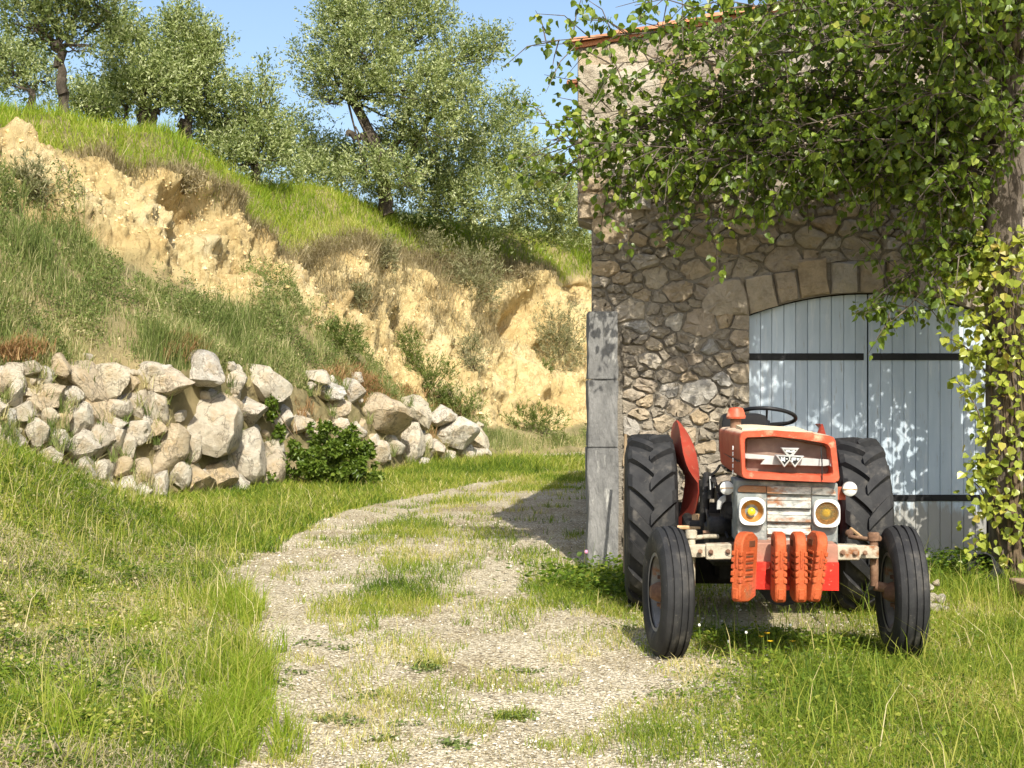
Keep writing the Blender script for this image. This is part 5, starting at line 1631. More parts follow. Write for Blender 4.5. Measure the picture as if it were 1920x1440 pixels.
# --- wheels
def front_wheel(c, steer, camber):
    w = empty('front_wheel', c, 0, trac)
    w.rotation_euler = (0, R(camber), R(steer))
    bm = bmesh.new()
    ro, hw = 0.378, 0.088
    prof = [(-0.060, 0.215), (-0.082, 0.235), (-0.092, 0.275), (-0.090, 0.318), (-0.080, 0.345), (-0.074, 0.3555), (-0.071, 0.361)]
    ribs = [(-0.069, -0.046), (-0.036, -0.008), (0.008, 0.036), (0.046, 0.069)]
    for i, (a, b2) in enumerate(ribs):
        rt = lambda x: ro - 0.0165 * (abs(x) / 0.07) ** 2.2
        if i: prof += [(a - 0.0015, rt(a) - 0.012)]
        prof += [(a + 0.001, rt(a)), ((a + b2) / 2, rt((a + b2) / 2) + 0.0015), (b2 - 0.001, rt(b2))]
        if i < 3: prof += [(b2 + 0.0015, rt(b2) - 0.012)]
    prof += [(0.071, 0.361), (0.074, 0.3555), (0.080, 0.345), (0.090, 0.318), (0.092, 0.275), (0.082, 0.235), (0.060, 0.215)]
    lathe(bm, prof, 72)
    link_ = from_bm('tyre', bm, m_rubber, w, 40)
    bm = bmesh.new()
    lathe(bm, [(-0.072, 0.205), (-0.074, 0.224), (-0.060, 0.222), (-0.052, 0.200), (-0.020, 0.188), (0.030, 0.186), (0.052, 0.200), (0.060, 0.222), (0.074, 0.224), (0.072, 0.205), (0.05, 0.18), (0.0, 0.178), (-0.02, 0.12), (-0.03, 0.075), (-0.03, 0.0005)], 48)
    rm = from_bm('rim', bm, m_hub, w, 40)
    bm = bmesh.new()
    lathe(bm, [(-0.028, 0.062), (-0.06, 0.056), (-0.085, 0.044), (-0.10, 0.035), (-0.102, 0.0005)], 20)
    for k in range(6):
        t = k / 6 * 6.283
        cyl(bm, (-0.028, 0.092 * math.cos(t), 0.092 * math.sin(t)), (-0.052, 0.092 * math.cos(t), 0.092 * math.sin(t)), 0.012, n=6)
    from_bm('hub', bm, m_rust, w, 40)
    return w
front_wheel(L(1252, 1110, 0.0), 9.0, 1.0)
front_wheel(L(1690, 1110, 0.0), 0.5, -0.5)

def rear_wheel(c, flip):
    w = empty('rear_wheel', c, 0, trac)
    bm = bmesh.new()
    ro, hw = 0.570, 0.165
    prof = [(-0.135, 0.36), (-0.170, 0.40), (-0.178, 0.46), (-0.168, 0.52), (-0.150, 0.557), (-0.10, 0.566), (0, 0.572), (0.10, 0.566), (0.150, 0.557), (0.168, 0.52), (0.178, 0.46), (0.170, 0.40), (0.135, 0.36)]
    lathe(bm, prof, 72)
    nl = 16
    for k in range(nl):
        for s in (-1, 1):
            t0 = 2 * math.pi * (k + (0.25 if s > 0 else -0.25)) / nl
            A, B = [], []
            for j in range(7):
                f = j / 6
                x = s * (-0.012 + 0.172 * f)
                th = t0 + 0.30 * f ** 0.9
                rb = 0.552 - 0.012 * f - (0.045 if j == 6 else 0)
                rt_ = 0.612 - 0.012 * f * f - (0.030 if j == 6 else 0)
                wd = 0.036 + 0.012 * f
                row_ = []
                for (rr2, dw) in ((rb, -wd * 1.3), (rt_, -wd), (rt_, wd), (rb, wd * 1.3)):
                    a = th + dw / 0.6
                    row_.append(bm.verts.new((x, -rr2 * math.cos(a), rr2 * math.sin(a))))
                A.append(row_)
            for a, b2 in zip(A[:-1], A[1:]):
                for i in range(3): bm.faces.new((a[i], a[i + 1], b2[i + 1], b2[i]))
            bm.faces.new(A[0]); bm.faces.new(A[-1][::-1])
    from_bm('tyre', bm, m_rubber, w, 40)
    bm = bmesh.new()
    lathe(bm, [(-0.145, 0.355), (-0.15, 0.375), (-0.12, 0.37), (-0.10, 0.34), (0.10, 0.34), (0.12, 0.37), (0.15, 0.375), (0.145, 0.355), (0.09, 0.325), (0.02 * flip, 0.30), (-0.02 * flip, 0.16), (-0.02 * flip, 0.0005)], 48)
    from_bm('rim', bm, m_hub, w, 40)
    bm = bmesh.new()
    lathe(bm, [(-0.02, 0.14), (-0.09, 0.10), (-0.10, 0.0005)] if flip < 0 else [(0.02, 0.14), (0.09, 0.10), (0.10, 0.0005)], 20)
    from_bm('hub', bm, m_rust, w, 40)
    return w
rear_wheel(L(1219, 976, 1.9), -1)
rear_wheel(L(1604, 984, 1.9), 1)

# --- fenders
fs_ = [  # row, left edge, crease, right edge, distance back
    (788, 1267, 1268, 1269, 2.10), (794, 1262, 1271, 1277, 2.0), (805, 1259, 1274, 1285, 1.88), (818, 1257.5, 1276, 1293, 1.78), (835, 1258.5, 1278.5, 1301, 1.66), (852, 1262, 1281.5, 1306, 1.58),
    (868, 1269, 1286, 1309, 1.50), (882, 1278, 1292, 1310.5, 1.44), (893, 1284, 1299, 1311.5, 1.40), (905, 1284, 1308, 1312, 1.36), (920, 1282, 1309, 1311.5, 1.33), (940, 1279, 1306, 1309, 1.31), (955, 1277, 1302, 1305, 1.30), (985, 1268, 1296, 1298, 1.28)]
def fender(mirror):
    bm = bmesh.new()
    rw = []
    for (y, xa, xc, xb, yl) in fs_:
        wd = (xb - xa) / F * 9.9
        a, c, b2 = L(xa, y, yl + 0.28 + wd * 1.5), L(xc, y, yl), L(xb, y, yl + min(0.22, wd * 0.9))
        m1, m2 = (a + c) / 2 + np.array([0.006, 0.05, 0]), (c + b2) / 2 + np.array([0.008, -0.016, 0])
        P_ = [a, m1, c, m2, b2]
        if mirror:
            ax = L(1410, 900, 1.9)[0]
            P_ = [np.array([2 * ax - p[0] + 0.0, p[1], p[2] - 0.025]) for p in P_]
        rw.append([bm.verts.new(p) for p in P_])
    for a, b2 in zip(rw[:-1], rw[1:]):
        for i in range(4): bm.faces.new((a[i], a[i + 1], b2[i + 1], b2[i]))
    bmesh.ops.recalc_face_normals(bm, faces=bm.faces)
    bmesh.ops.solidify(bm, geom=list(bm.faces), thickness=0.006)
    return tp_('fender', bm, m_fender, ang=30)
fender(False)
fender(True)
bm = bmesh.new()        # seat behind the steering wheel
bx(bm, (0, 1.95, 0.98), (0.42, 0.4, 0.06), 0.025, None, 2)
bx(bm, (0, 2.16, 1.06), (0.40, 0.05, 0.16), 0.02, Matrix.Rotation(R(-12), 3, 'X').to_euler().to_quaternion(), 2)
tp_('seat', bm, m_blk)

# ================================================================== SMALL THINGS ROUND THE BARN
stake = bmesh.new()
tube(stake, [px(1171.5, 1092, 10.9), px(1172.5, 960, 11.2), px(1173, 815, 11.55)], [0.016, 0.015, 0.013], 8)
o = from_bm('wooden_stake', stake, M('weathered stick', [(0.3, (0.16, 0.11, 0.06)), (0.7, (0.30, 0.22, 0.13))], sc=9, rough=0.9, bp=0.3, stretch=(1, 1, 0.2)), None, 60)
tag(o, 'thin brown wooden stake leaning upright between rear tyre and concrete pier', 'stake')
m_bucket = M('black plastic', [(0.3, (0.02, 0.02, 0.022)), (0.7, (0.04, 0.04, 0.042))], rough=0.55, bp=0.15, over=[((0.10, 0.095, 0.085), 12, 0.6, 0.75)])
bm = bmesh.new()
lathe(bm, [(0.0, 0.0005), (0.0, 0.082), (0.01, 0.088), (0.20, 0.108), (0.205, 0.116), (0.222, 0.116), (0.222, 0.106), (0.19, 0.10), (0.02, 0.078), (0.015, 0.0005)], 28, 'z')
o = from_bm('bucket', bm, m_bucket, None, 40)
o.location = Vector(px(1868, 1082, 11.15)); o.rotation_euler = (R(20), R(-62), R(15))
tag(o, 'black plastic bucket tipped on its side at foot of ivy-covered tree', 'bucket')
m_beam = M('weathered timber', [(0.3, (0.20, 0.13, 0.075)), (0.6, (0.34, 0.24, 0.15)), (0.8, (0.44, 0.35, 0.25))], sc=5, rough=0.9, bp=0.6, stretch=(0.25, 2, 2))
bed = empty('timber_edging', px(1988, 1182, 10.0))
tag(bed, 'low edging of stacked weathered timber beams by the tree', 'timber edging')
for k in range(3):
    bm = bmesh.new()
    bx(bm, (0.06 - 0.006 * k, 0.0, 0.05 + 0.098 * k), (0.42, 1.1 , 0.092), 0.008)
    bx(bm, (-0.09, -0.555, 0.05 + 0.098 * k), (0.02, 0.01, 0.08), 0.002)
    ob = from_bm('beam', bm, m_beam, bed)
    ob.rotation_euler = (0, 0, R(-3 + 2 * k))
for k, (x, y, w, h) in enumerate([(1742, 1102, 20, 17), (1757, 1094, 17, 14), (1747, 1120, 26, 18), (1765, 1122, 18, 16), (1752, 1138, 26, 15), (1738, 1130, 16, 14), (1770, 1140, 16, 11)]):
    Yr = 10.3 - 0.12 * (y - 1102) / 10
    c = px(x, y, Yr)
    bm = boulder_bm(w / F * Yr / 2 * 1.15, w / F * Yr / 2, h / F * Yr / 2 * 1.15, 500 + k, 2)
    o = from_bm('rock', bm, m_rock, None, 60)
    o.location = Vector(c); o.rotation_euler = (0, 0, random.random() * 3)
    lab = ['rounded pale rock, upper of the small heap behind front tyre', 'small tan rock beside topmost pale rock near the blue doors', 'widest pale rock in middle of small heap behind front tyre', 'pale rock at door side of small heap by front tyre',
           'broad flat rock lowest in small heap behind front tyre', 'little rock touching the front tyre edge in small heap', 'smallest flat rock at lower door side of small heap'][k]
    tag(o, lab, 'rock', 'small pale rocks between front tyre and doors')

# ================================================================== GRASS AND WEEDS
GST = [(0.0, (0.045, 0.085, 0.009)), (0.25, (0.11, 0.175, 0.016)), (0.5, (0.215, 0.265, 0.030)), (0.7, (0.34, 0.335, 0.065)), (0.85, (0.46, 0.39, 0.17)), (1.0, (0.60, 0.52, 0.30))]
m_grass = foliage('grass', GST, trans=0.35, tcol=1.6, rough=0.55)
BST = [(0.0, (0.07, 0.095, 0.026)), (0.3, (0.135, 0.185, 0.045)), (0.55, (0.22, 0.26, 0.08)), (0.75, (0.36, 0.33, 0.16)), (1.0, (0.56, 0.48, 0.28))]
m_bankgrass = foliage('bank grass', BST, trans=0.33, tcol=1.5, rough=0.6)
CST = [(0.0, (0.09, 0.16, 0.011)), (0.4, (0.20, 0.285, 0.020)), (0.75, (0.32, 0.35, 0.055)), (1.0, (0.50, 0.45, 0.18))]
m_crest = foliage('tall fresh grass', CST, trans=0.42, tcol=1.6, rough=0.5)
DST = [(0.0, (0.18, 0.15, 0.075)), (0.5, (0.34, 0.28, 0.16)), (1.0, (0.54, 0.46, 0.30))]
m_dry = foliage('dry grass', DST, trans=0.25, tcol=1.2, rough=0.8)
RST = [(0.0, (0.22, 0.12, 0.05)), (0.5, (0.38, 0.22, 0.10)), (1.0, (0.52, 0.36, 0.18))]
m_russet = foliage('russet grass', RST, trans=0.25, tcol=1.2, rough=0.8)

def gp(x, y):   # ground point under an image position, flat ground
    Y = F * CAMZ / (y - 720)
    return (x - 960) / F * Y, Y
def ell(X, Y, cx, cy, rx, ry, soft=0.5):
    d = np.sqrt(((X - cx) / rx) ** 2 + ((Y - cy) / ry) ** 2)
    d = d + 0.30 * fbm(X, Y, 0, 2.2, 3, 61)
    return 1 - sstep((d - (1 - soft)) / soft)
def scatter(n, xr_, yr_, dens, power=1.5):
    u = rng.random(n) ** power
    Y = yr_[0] + (yr_[1] - yr_[0]) * u
    X = np.empty(n)
    lo, hi = np.broadcast_to(xr_[0](Y) if callable(xr_[0]) else xr_[0], n), np.broadcast_to(xr_[1](Y) if callable(xr_[1]) else xr_[1], n)
    X = lo + (hi - lo) * rng.random(n)
    k = rng.random(n) < dens(X, Y)
    return X[k], Y[k]
def put(X, Y, sink=0.012):
    return np.stack([X, Y, G(X, Y) - sink], 1)
fr = lambda Y: -0.40 * Y - 0.3      # a little outside the left edge of the view

# -- left verge
def d_left(X, Y):
    d = xl(Y) - X + 0.20 * fbm(X, Y, 0, 1.5, 3, 51)
    bare = fbm(X, Y, 0, 0.75, 4, 52)
    return sstep((d + 0.05) / 0.35) * np.clip(0.42 + 0.9 * bare + 0.35 * np.exp(-(d / 0.5) ** 2), 0.06, 1)
X, Y = scatter(330000, (fr, lambda Y: xl(Y) + 0.15), (5.3, 20.5), d_left, 1.35)
d = xl(Y) - X
edge_ = np.exp(-(d / 0.38) ** 2)
wet = fbm(X, Y, 0, 0.9, 3, 53)
h = rng.gamma(3, 0.0135, len(X)) * (0.6 + 0.9 * edge_ * (Y < 12) * np.clip(0.6 + 0.8 * wet, 0, 1.4) + 0.4 * (wet > 0.1)) + 0.015
far = 1 + 0.06 * np.maximum(Y - 8, 0)
h = h * np.where(Y > 16, 1.3, 1.0)
tint = np.clip(0.49 - 0.12 * edge_ - 0.30 * wet + rng.normal(0, 0.25, len(X)), 0, 1)
w = rng.uniform(0.0035, 0.007, len(X)) * far
g = link('grass', blades_mesh('grass', put(X, Y), h, w, rng.uniform(0.15, 0.9, len(X)), tint), None, m_grass)
tag(g, 'mixed green and dry grass verge between track and boulder walls', 'grass', kind='stuff')
# a litter of tiny leaves between the blades
def litter(n, xr_, yr_, dens, label, mat, hmax, tmu, tsd):
    X, Y = scatter(n, xr_, yr_, dens, 1.5)
    n = len(X)
    P_ = put(X, Y, -0.004); P_[:, 2] += hmax * rng.random(n) ** 1.5
    L_ = rng.uniform(0.008, 0.026, n) * (1 + 0.03 * np.maximum(Y - 7, 0))
    pt = fbm(X, Y, 0, 1.6, 3, 58)
    o = leaves_obj('weeds', P_, unit(rng.normal(size=(n, 3)) * np.array([1, 1, 0.6])), np.array([0, -0.3, 1.0]) + 0.6 * rng.normal(size=(n, 3)), L_, L_ * rng.uniform(0.3, 0.8, n), np.clip(tmu + 0.25 * pt + rng.normal(0, tsd, n), 0, 1), mat, None)
    tag(o, label, 'weeds', kind='stuff')
litter(60000, (fr, lambda Y: xl(Y) + 0.1), (5.3, 17), lambda X, Y: sstep((xl(Y) - X) / 0.4) * 0.9 + 0 * X, 'mottled litter of tiny weed leaves in the left verge', m_grass, 0.055, 0.55, 0.27)
X, Y = scatter(30000, (fr, lambda Y: xl(Y) - 0.1), (5.3, 17), lambda X, Y: np.clip(0.35 + 1.1 * fbm(X, Y, 0, 1.1, 3, 95), 0.03, 1), 1.3)
g = link('dry_grass', blades_mesh('dry_grass', put(X, Y, 0.0), rng.uniform(0.04, 0.16, len(X)), rng.uniform(0.003, 0.005, len(X)) * (1 + 0.05 * np.maximum(Y - 7, 0)), rng.uniform(0.8, 1.8, len(X)), np.clip(rng.normal(0.75, 0.2, len(X)), 0, 1), None, 1.0), None, m_dry)
tag(g, 'bleached straw lying through the left verge', 'dry grass', kind='stuff')
sp = []
for _ in range(170):
    Y0 = 5.6 + 10.5 * rng.random() ** 1.3
    X0 = float(xl(Y0)) - 0.25 - rng.random() ** 0.8 * max(0.4, float(xl(Y0)) + 0.40 * Y0)
    sp.append((X0, Y0, rng.uniform(.04, .13), int(rng.uniform(70, 260)), rng.uniform(.05, .17), np.clip(rng.normal(.34, .22), 0, .8)))
P_, D_, N_2, T_ = [], [], [], []
for (X0, Y0, r_, n, hh, tm) in sp:
    X, Y = X0 + rng.normal(0, r_, n), Y0 + rng.normal(0, r_ * 1.2, n)
    dd = np.exp(-((X - X0) ** 2 + (Y - Y0) ** 2) / (2 * r_ * r_))
    P_.append(np.stack([X, Y, G(X, Y) + hh * dd * rng.uniform(0.2, 1.1, n)], 1))
    D_.append(unit(np.stack([rng.normal(size=n), rng.normal(size=n), 0.6 * rng.random(n)], 1)))
    N_2.append(np.array([0, -0.2, 1.0]) + 0.6 * rng.normal(size=(n, 3)))
    T_.append(np.clip(tm + rng.normal(0, .14, n), 0, 1))
P_, D_, N_2, T_ = map(np.concatenate, (P_, D_, N_2, T_))
L_ = rng.uniform(0.014, 0.036, len(P_))
tag(leaves_obj('weeds', P_, D_, N_2, L_, L_ * rng.uniform(0.3, 0.8, len(P_)), T_, m_grass, None, 'broad'), 'tufty leafy weeds rising in clumps from the left verge', 'weeds', kind='stuff')
# long stalks, some bent over
X, Y = scatter(11000, (fr, lambda Y: xl(Y) + 0.05), (5.4, 17), lambda X, Y: np.clip(0.5 + fbm(X, Y, 0, 0.8, 3, 57), 0.1, 1), 1.4)
g = link('grass', blades_mesh('grass', put(X, Y), rng.uniform(0.14, 0.46, len(X)), rng.uniform(0.003, 0.0055, len(X)) * (1 + 0.04 * Y), rng.uniform(0.2, 0.9, len(X)), np.clip(rng.normal(0.6, 0.2, len(X)), 0, 1)), None, m_grass)
tag(g, 'long thin seeding grass stalks standing above the verge', 'grass', kind='stuff')
# bright tufts along the track edge
bx_, by_ = [], []
for (x, y, n, s) in [(430, 1400, 26, .12), (30, 900, 26, .35), (110, 870, 26, .3), (60, 960, 22, .4), (180, 935, 20, .3), (20, 1030, 18, .3), (250, 960, 14, .3), (455, 1310, 26, .10), (410, 1240, 12, .14), (440, 1160, 18, .12), (400, 1130, 12, .14), (470, 1290, 18, .06), (420, 1360, 24, .10), (300, 1180, 5, .2), (100, 1410, 8, .3), (30, 1330, 8, .3), (460, 1170, 16, .06)]:
    cx, cy = gp(x, y)
    for _ in range(n):
        ax, ay = cx + rng.normal() * s, cy + rng.normal() * s * 1.6
        k = rng.integers(22, 50)
        bx_.append(ax + rng.normal(0, 0.022, k)); by_.append(ay + rng.normal(0, 0.022, k))
X, Y = np.concatenate(bx_), np.concatenate(by_)
g = link('grass', blades_mesh('grass', put(X, Y), rng.uniform(0.08, 0.26, len(X)), rng.uniform(0.004, 0.007, len(X)), rng.uniform(0.1, 0.9, len(X)), np.clip(rng.normal(0.50, 0.2, len(X)), 0, 1)), None, m_crest)
tag(g, 'lush bright green tufts fringing the near track edge', 'grass', kind='stuff')

# -- lawn in front of and beside the tractor
def d_right(X, Y):
    e = X - xr(Y) + 0.30 * sstep((8.5 - Y) / 1.5) + 0.05 + 0.22 * fbm(X, Y, 0, 1.8, 3, 54)
    a = sstep((e - 0.0) / 0.55)
    a = a * np.clip(0.75 + 0.6 * fbm(X, Y, 0, 1.3, 3, 55), 0.12, 1)
    # gravel and shade under the tractor
    under = np.exp(-(((X - 1.62) / 0.68) ** 4 + ((Y - 9.8) / 1.55) ** 4))
    a = a * (1 - 0.96 * under)
    a = np.maximum(a, 0.8 * ell(X, Y, 0.62, 11.0, 0.62, 1.9))
    return np.where(Y > 12.1, 0.0, a)
X, Y = scatter(230000, (lambda Y: xr(Y) - 0.8, lambda Y: 0.37 * Y + 0.4), (5.3, 12.1), d_right, 1.25)
pt = fbm(X, Y, 0, 1.2, 3, 56)
near_wall = sstep((Y - 9.6) / 1.5)
h = rng.gamma(4, 0.011, len(X)) * (1 + 0.5 * (pt > 0.15) + 0.9 * near_wall * (X > 2.2)) + 0.02
tint = np.clip(0.40 - 0.18 * pt + rng.normal(0, 0.17, len(X)), 0, 1)
right_dry = ell(X, Y, 2.35, 7.1, 0.7, 0.6) * 0.25
g = link('grass', blades_mesh('grass', put(X, Y), h, rng.uniform(0.003, 0.006, len(X)) * (1 + 0.05 * np.maximum(Y - 7, 0)), rng.uniform(0.2, 1.0, len(X)), np.clip(tint + right_dry, 0, 1)), None, m_grass)
tag(g, 'short lively green grass in front of and around the tractor', 'grass', kind='stuff')
litter(34000, (lambda Y: xr(Y) - 0.2, lambda Y: 0.37 * Y + 0.4), (5.3, 11), d_right, 'tiny bright leaves and clover among the short grass by tractor', m_grass, 0.05, 0.40, 0.22)
X, Y = scatter(2600, (lambda Y: xr(Y) + 0.3, lambda Y: 0.37 * Y + 0.4), (5.5, 12.05), lambda X, Y: np.where((np.abs(X - 1.6) < 0.6) & (Y > 8.5), 0.05, 0.35 + 0.6 * (X > 2.1)), 1.0)
g = link('grass', blades_mesh('grass', put(X, Y), rng.uniform(0.14, 0.42, len(X)), rng.uniform(0.003, 0.005, len(X)) * 1.3, rng.uniform(0.2, 1.0, len(X)), np.clip(rng.normal(0.5, 0.2, len(X)), 0, 1)), None, m_grass)
tag(g, 'scattered long stalks rising from the short grass by tractor and doors', 'grass', kind='stuff')

# -- growth down the middle of the track
def d_mid(X, Y):
    a = 0
    for (x, y, rx, ry, s) in [(745, 1120, .42, 1.15, 1.0), (650, 1140, .30, .7, .8), (770, 995, .55, 1.9, .8), (760, 1058, .42, 1.3, .55), (700, 1010, .3, 1.2, .6), (820, 1060, .35, 1.2, .40), (740, 1215, .42, .9, .60), (800, 1240, .20, .45, .9), (770, 1310, .38, .7, .42), (680, 1260, .25, .6, .35), (700, 1380, .3, .4, .22), (860, 940, .6, 2.2, .35), (980, 915, 1.0, 1.6, .75), (1040, 898, 1.2, 2.2, .8), (1000, 1060, .35, 1.2, .45), (900, 1010, .5, 1.6, .30), (960, 1150, .4, .7, .35), (880, 1370, .22, .16, .6), (960, 1340, .14, .12, .9), (1060, 1395, .07, .07, .8), (620, 1345, .08, .08, .9), (1090, 1200, .35, .5, .25)]:
        cx, cy = gp(x, y)
        a = np.maximum(a, s * ell(X, Y, cx, cy, rx, ry, 0.7))
    speck = (fbm(X, Y, 0, 3.2, 3, 66) > 0.50) * 0.40
    inside_ = (X > xl(Y) - 0.1) & (X < xr(Y) + 0.4)
    return np.where(inside_, np.maximum(a, speck), 0)
X, Y = scatter(210000, (lambda Y: xl(Y), lambda Y: xr(Y) + 0.3), (5.5, 27), d_mid, 1.6)
pt = fbm(X, Y, 0, 1.4, 3, 67)
h = rng.gamma(4, 0.013, len(X)) * np.where(Y < 9, 0.85, 1.15) + 0.015
tint = np.clip(0.52 - 0.28 * pt + 0.12 * (Y < 8.6) + rng.normal(0, 0.17, len(X)), 0, 1)
tint = tint - 0.2 * ell(X, Y, *gp(745, 1115), .45, 1.2)
g = link('grass', blades_mesh('grass', put(X, Y, 0.002), h, rng.uniform(0.003, 0.006, len(X)) * (1 + 0.07 * np.maximum(Y - 7, 0)), rng.uniform(0.2, 1.0, len(X)), np.clip(tint, 0, 1)), None, m_grass)
tag(g, 'patchy grass and weeds growing along middle of the gravel track', 'grass', kind='stuff')
# straw and dead bits blown over the gravel
X, Y = scatter(15000, (lambda Y: xl(Y) - 0.1, lambda Y: xr(Y) + 0.5), (5.4, 18), lambda X, Y: np.clip(0.4 + 0.9 * fbm(X, Y, 0, 1.0, 3, 97), 0.05, 1), 1.6)
g = link('dry_grass', blades_mesh('dry_grass', put(X, Y, -0.012), rng.uniform(0.012, 0.05, len(X)), rng.uniform(0.0025, 0.005, len(X)) * (1 + 0.05 * np.maximum(Y - 7, 0)), rng.uniform(1.2, 2.4, len(X)), rng.random(len(X)), None, 1.0), None, m_dry)
tag(g, 'dead grass bits blown over the gravel track', 'dry grass', kind='stuff')
# grass beyond, between track and the bank's foot
X, Y = scatter(120000, (lambda Y: xl(Y) - 4.6 - 0.1 * (Y - 16), lambda Y: xl(Y) + 0.2), (13.2, 30), lambda X, Y: 0.9 + 0 * X, 1.0)
X2, Y2 = scatter(26000, (lambda Y: xl(Y) - 1.0, lambda Y: xl(Y) + 7), (26.5, 33), lambda X, Y: 0.95 + 0 * X, 1.0)
X, Y = np.concatenate([X, X2]), np.concatenate([Y, Y2])
pt = fbm(X, Y, 0, 0.8, 3, 68)
g = link('grass', blades_mesh('grass', put(X, Y), rng.gamma(4, 0.019, len(X)) * np.where(Y > 26, 1.5, 1) + 0.03, rng.uniform(0.008, 0.016, len(X)), rng.uniform(0.2, 0.9, len(X)), np.clip(0.40 - 0.25 * pt + rng.normal(0, 0.2, len(X)), 0, 1)), None, m_grass)
tag(g, 'bright meadow grass between far track bend and lower boulders', 'grass', kind='stuff')

# -- low leafy weeds
def weeds(name, spots, label, mat, Ls=(0.018, 0.04), tmu=0.35, hh=0.09):
    P_, D_, N_2 = [], [], []
    for (x, y, rx, ry, n) in spots:
        cx, cy = gp(x, y)
        X, Y = cx + rng.normal(0, rx, n), cy + rng.normal(0, ry, n)
        P_.append(np.stack([X, Y, G(X, Y) + hh * rng.random(n) ** 1.3 + 0.004], 1))
        D_.append(unit(np.stack([rng.normal(size=n), rng.normal(size=n), 0.5 * rng.random(n)], 1)))
        N_2.append(np.array([0, 0, 1.0]) + 0.45 * rng.normal(size=(n, 3)))
    P_, D_, N_2 = map(np.concatenate, (P_, D_, N_2))
    n = len(P_)
    L_ = rng.uniform(*Ls, n)
    o = leaves_obj(name, P_, D_, N_2, L_, L_ * rng.uniform(0.5, 0.9, n), np.clip(rng.normal(tmu, 0.18, n), 0, 1), mat, None, 'broad')
    tag(o, label, 'weeds', kind='stuff')
weeds('weeds', [(1330, 1205, .10, .12, 500), (1400, 1215, .12, .10, 500), (1460, 1205, .12, .1, 600), (1540, 1215, .14, .12, 800), (1620, 1215, .14, .12, 800), (1700, 1240, .14, .12, 800), (1500, 1260, .3, .2, 900), (1620, 1300, .35, .2, 900), (1450, 1320, .3, .25, 700), (1750, 1330, .3, .3, 700), (1600, 1400, .35, .2, 500), (1790, 1200, .2, .2, 500)], 'clover-like broad-leaved weeds in the grass before the tractor', m_grass, (0.014, 0.032), 0.30, 0.07)
weeds('weeds', [(1185, 1120, .07, .10, 420), (1130, 1110, .16, .3, 700), (1060, 1090, .18, .3, 500), (1170, 1080, .1, .2, 400)], 'leafy dark green weeds by the concrete pier and rear tyre', m_grass, (0.025, 0.055), 0.22, 0.16)
weeds('weeds', [(620, 1345, .06, .04, 160), (655, 1352, .05, .04, 120), (690, 1300, .06, .05, 90), (800, 1250, .05, .10, 300), (960, 1340, .05, .05, 260), (850, 1400, .04, .04, 160), (990, 1255, .07, .02, 120), (580, 1200, .06, .08, 120), (760, 1360, .08, .02, 70), (520, 1290, .05, .04, 60), (560, 1260, .06, .04, 60), (720, 1385, .05, .02, 80), (1160, 1180, .08, .08, 120), (640, 1210, .05, .04, 70), (1250, 1310, .06, .05, 90)], 'small flat weeds dotted over the near gravel', m_bankgrass, (0.012, 0.028), 0.25, 0.03)
weeds('weeds', [(100, 1330, .3, .4, 900), (200, 1150, .35, .6, 1100), (80, 1080, .3, .6, 800), (320, 1060, .3, .7, 900), (300, 1300, .3, .4, 900), (180, 1420, .3, .3, 600), (380, 1200, .2, .4, 500), (60, 1230, .3, .4, 700)], 'small-leaved low weeds among the dry verge grass', m_bankgrass, (0.012, 0.028), 0.45, 0.07)
weeds('weeds', [(1785, 1086, .10, .06, 480), (1750, 1092, .12, .06, 260), (1830, 1100, .12, .1, 300)], 'dark leafy weeds at the foot of blue doors', m_grass, (0.025, 0.05), 0.12, 0.24)

# -- flowers
m_yel, nt, b = nmat('yellow petals'); b.inputs['Base Color'].default_value = (0.75, 0.50, 0.02, 1)
m_wht, nt, b = nmat('white petals'); b.inputs['Base Color'].default_value = (0.75, 0.74, 0.66, 1)
m_pnk, nt, b = nmat('pink petals'); b.inputs['Base Color'].default_value = (0.62, 0.25, 0.38, 1)
m_stalk, nt, b = nmat('flower stalk'); b.inputs['Base Color'].default_value = (0.10, 0.15, 0.03, 1)
def flower(x, y, Y, r, mat, name, label, group, flat=True):
    c = px(x, y, Y)
    z0 = float(G(c[0], c[1]))
    root = empty(name, (c[0] + 0.01, c[1] + 0.01, z0))
    tag(root, label, 'flower', group)
    top = Vector(c) - root.location
    bm = bmesh.new(); tube(bm, [(0, 0, -0.01), (top.x * 0.4, top.y * 0.4, top.z * 0.6), top], 0.0022, 5)
    from_bm('stem', bm, m_stalk, root, 80)
    bm = bmesh.new()
    if flat:
        for k in range(12):
            t = k / 12 * 6.283
            d = Vector((math.cos(t), math.sin(t) * 0.9, 0.25)); s = Vector((-math.sin(t), math.cos(t), 0)) * r * 0.28
            p = [top, top + d * r * 0.6 + s, top + d * r, top + d * r * 0.6 - s]
            bm.faces.new([bm.verts.new(q) for q in p])
        sphere(bm, top + Vector((0, 0, 0.002)), r * 0.35, (1, 1, 0.6), 1)
    else: sphere(bm, top, r, (1, 1, 1.15), 2)
    from_bm('blossom', bm, mat, root, 80, recalc=False)
for k, (x, y) in enumerate([(1438, 1188), (1428, 1194), (1444, 1203), (1486, 1203)]):
    flower(x, y, 8.0, 0.020, m_yel, 'yellow_flower', ['topmost yellow flower in front of tractor shadow', 'yellow flower just below the topmost one before tractor', 'lowest yellow flower of the close trio before the tractor', 'single yellow flower apart from the trio in front of tractor'][k], 'yellow flowers in front of the tractor')
for k, (x, y) in enumerate([(1311, 1172), (1399, 1186), (1366, 1203), (1482, 1172), (1490, 1238)]):
    flower(x, y, 8.0, 0.008, m_wht, 'white_flower', ['white clover head next to the front tyre facing the track', 'white flower head rising alone inside the tractor shadow', 'low white flower at near edge of tractor shadow', 'white flower head before the innermost orange weight', 'white clover head deep in grass before the tractor'][k], 'white clover heads by the tractor', False)
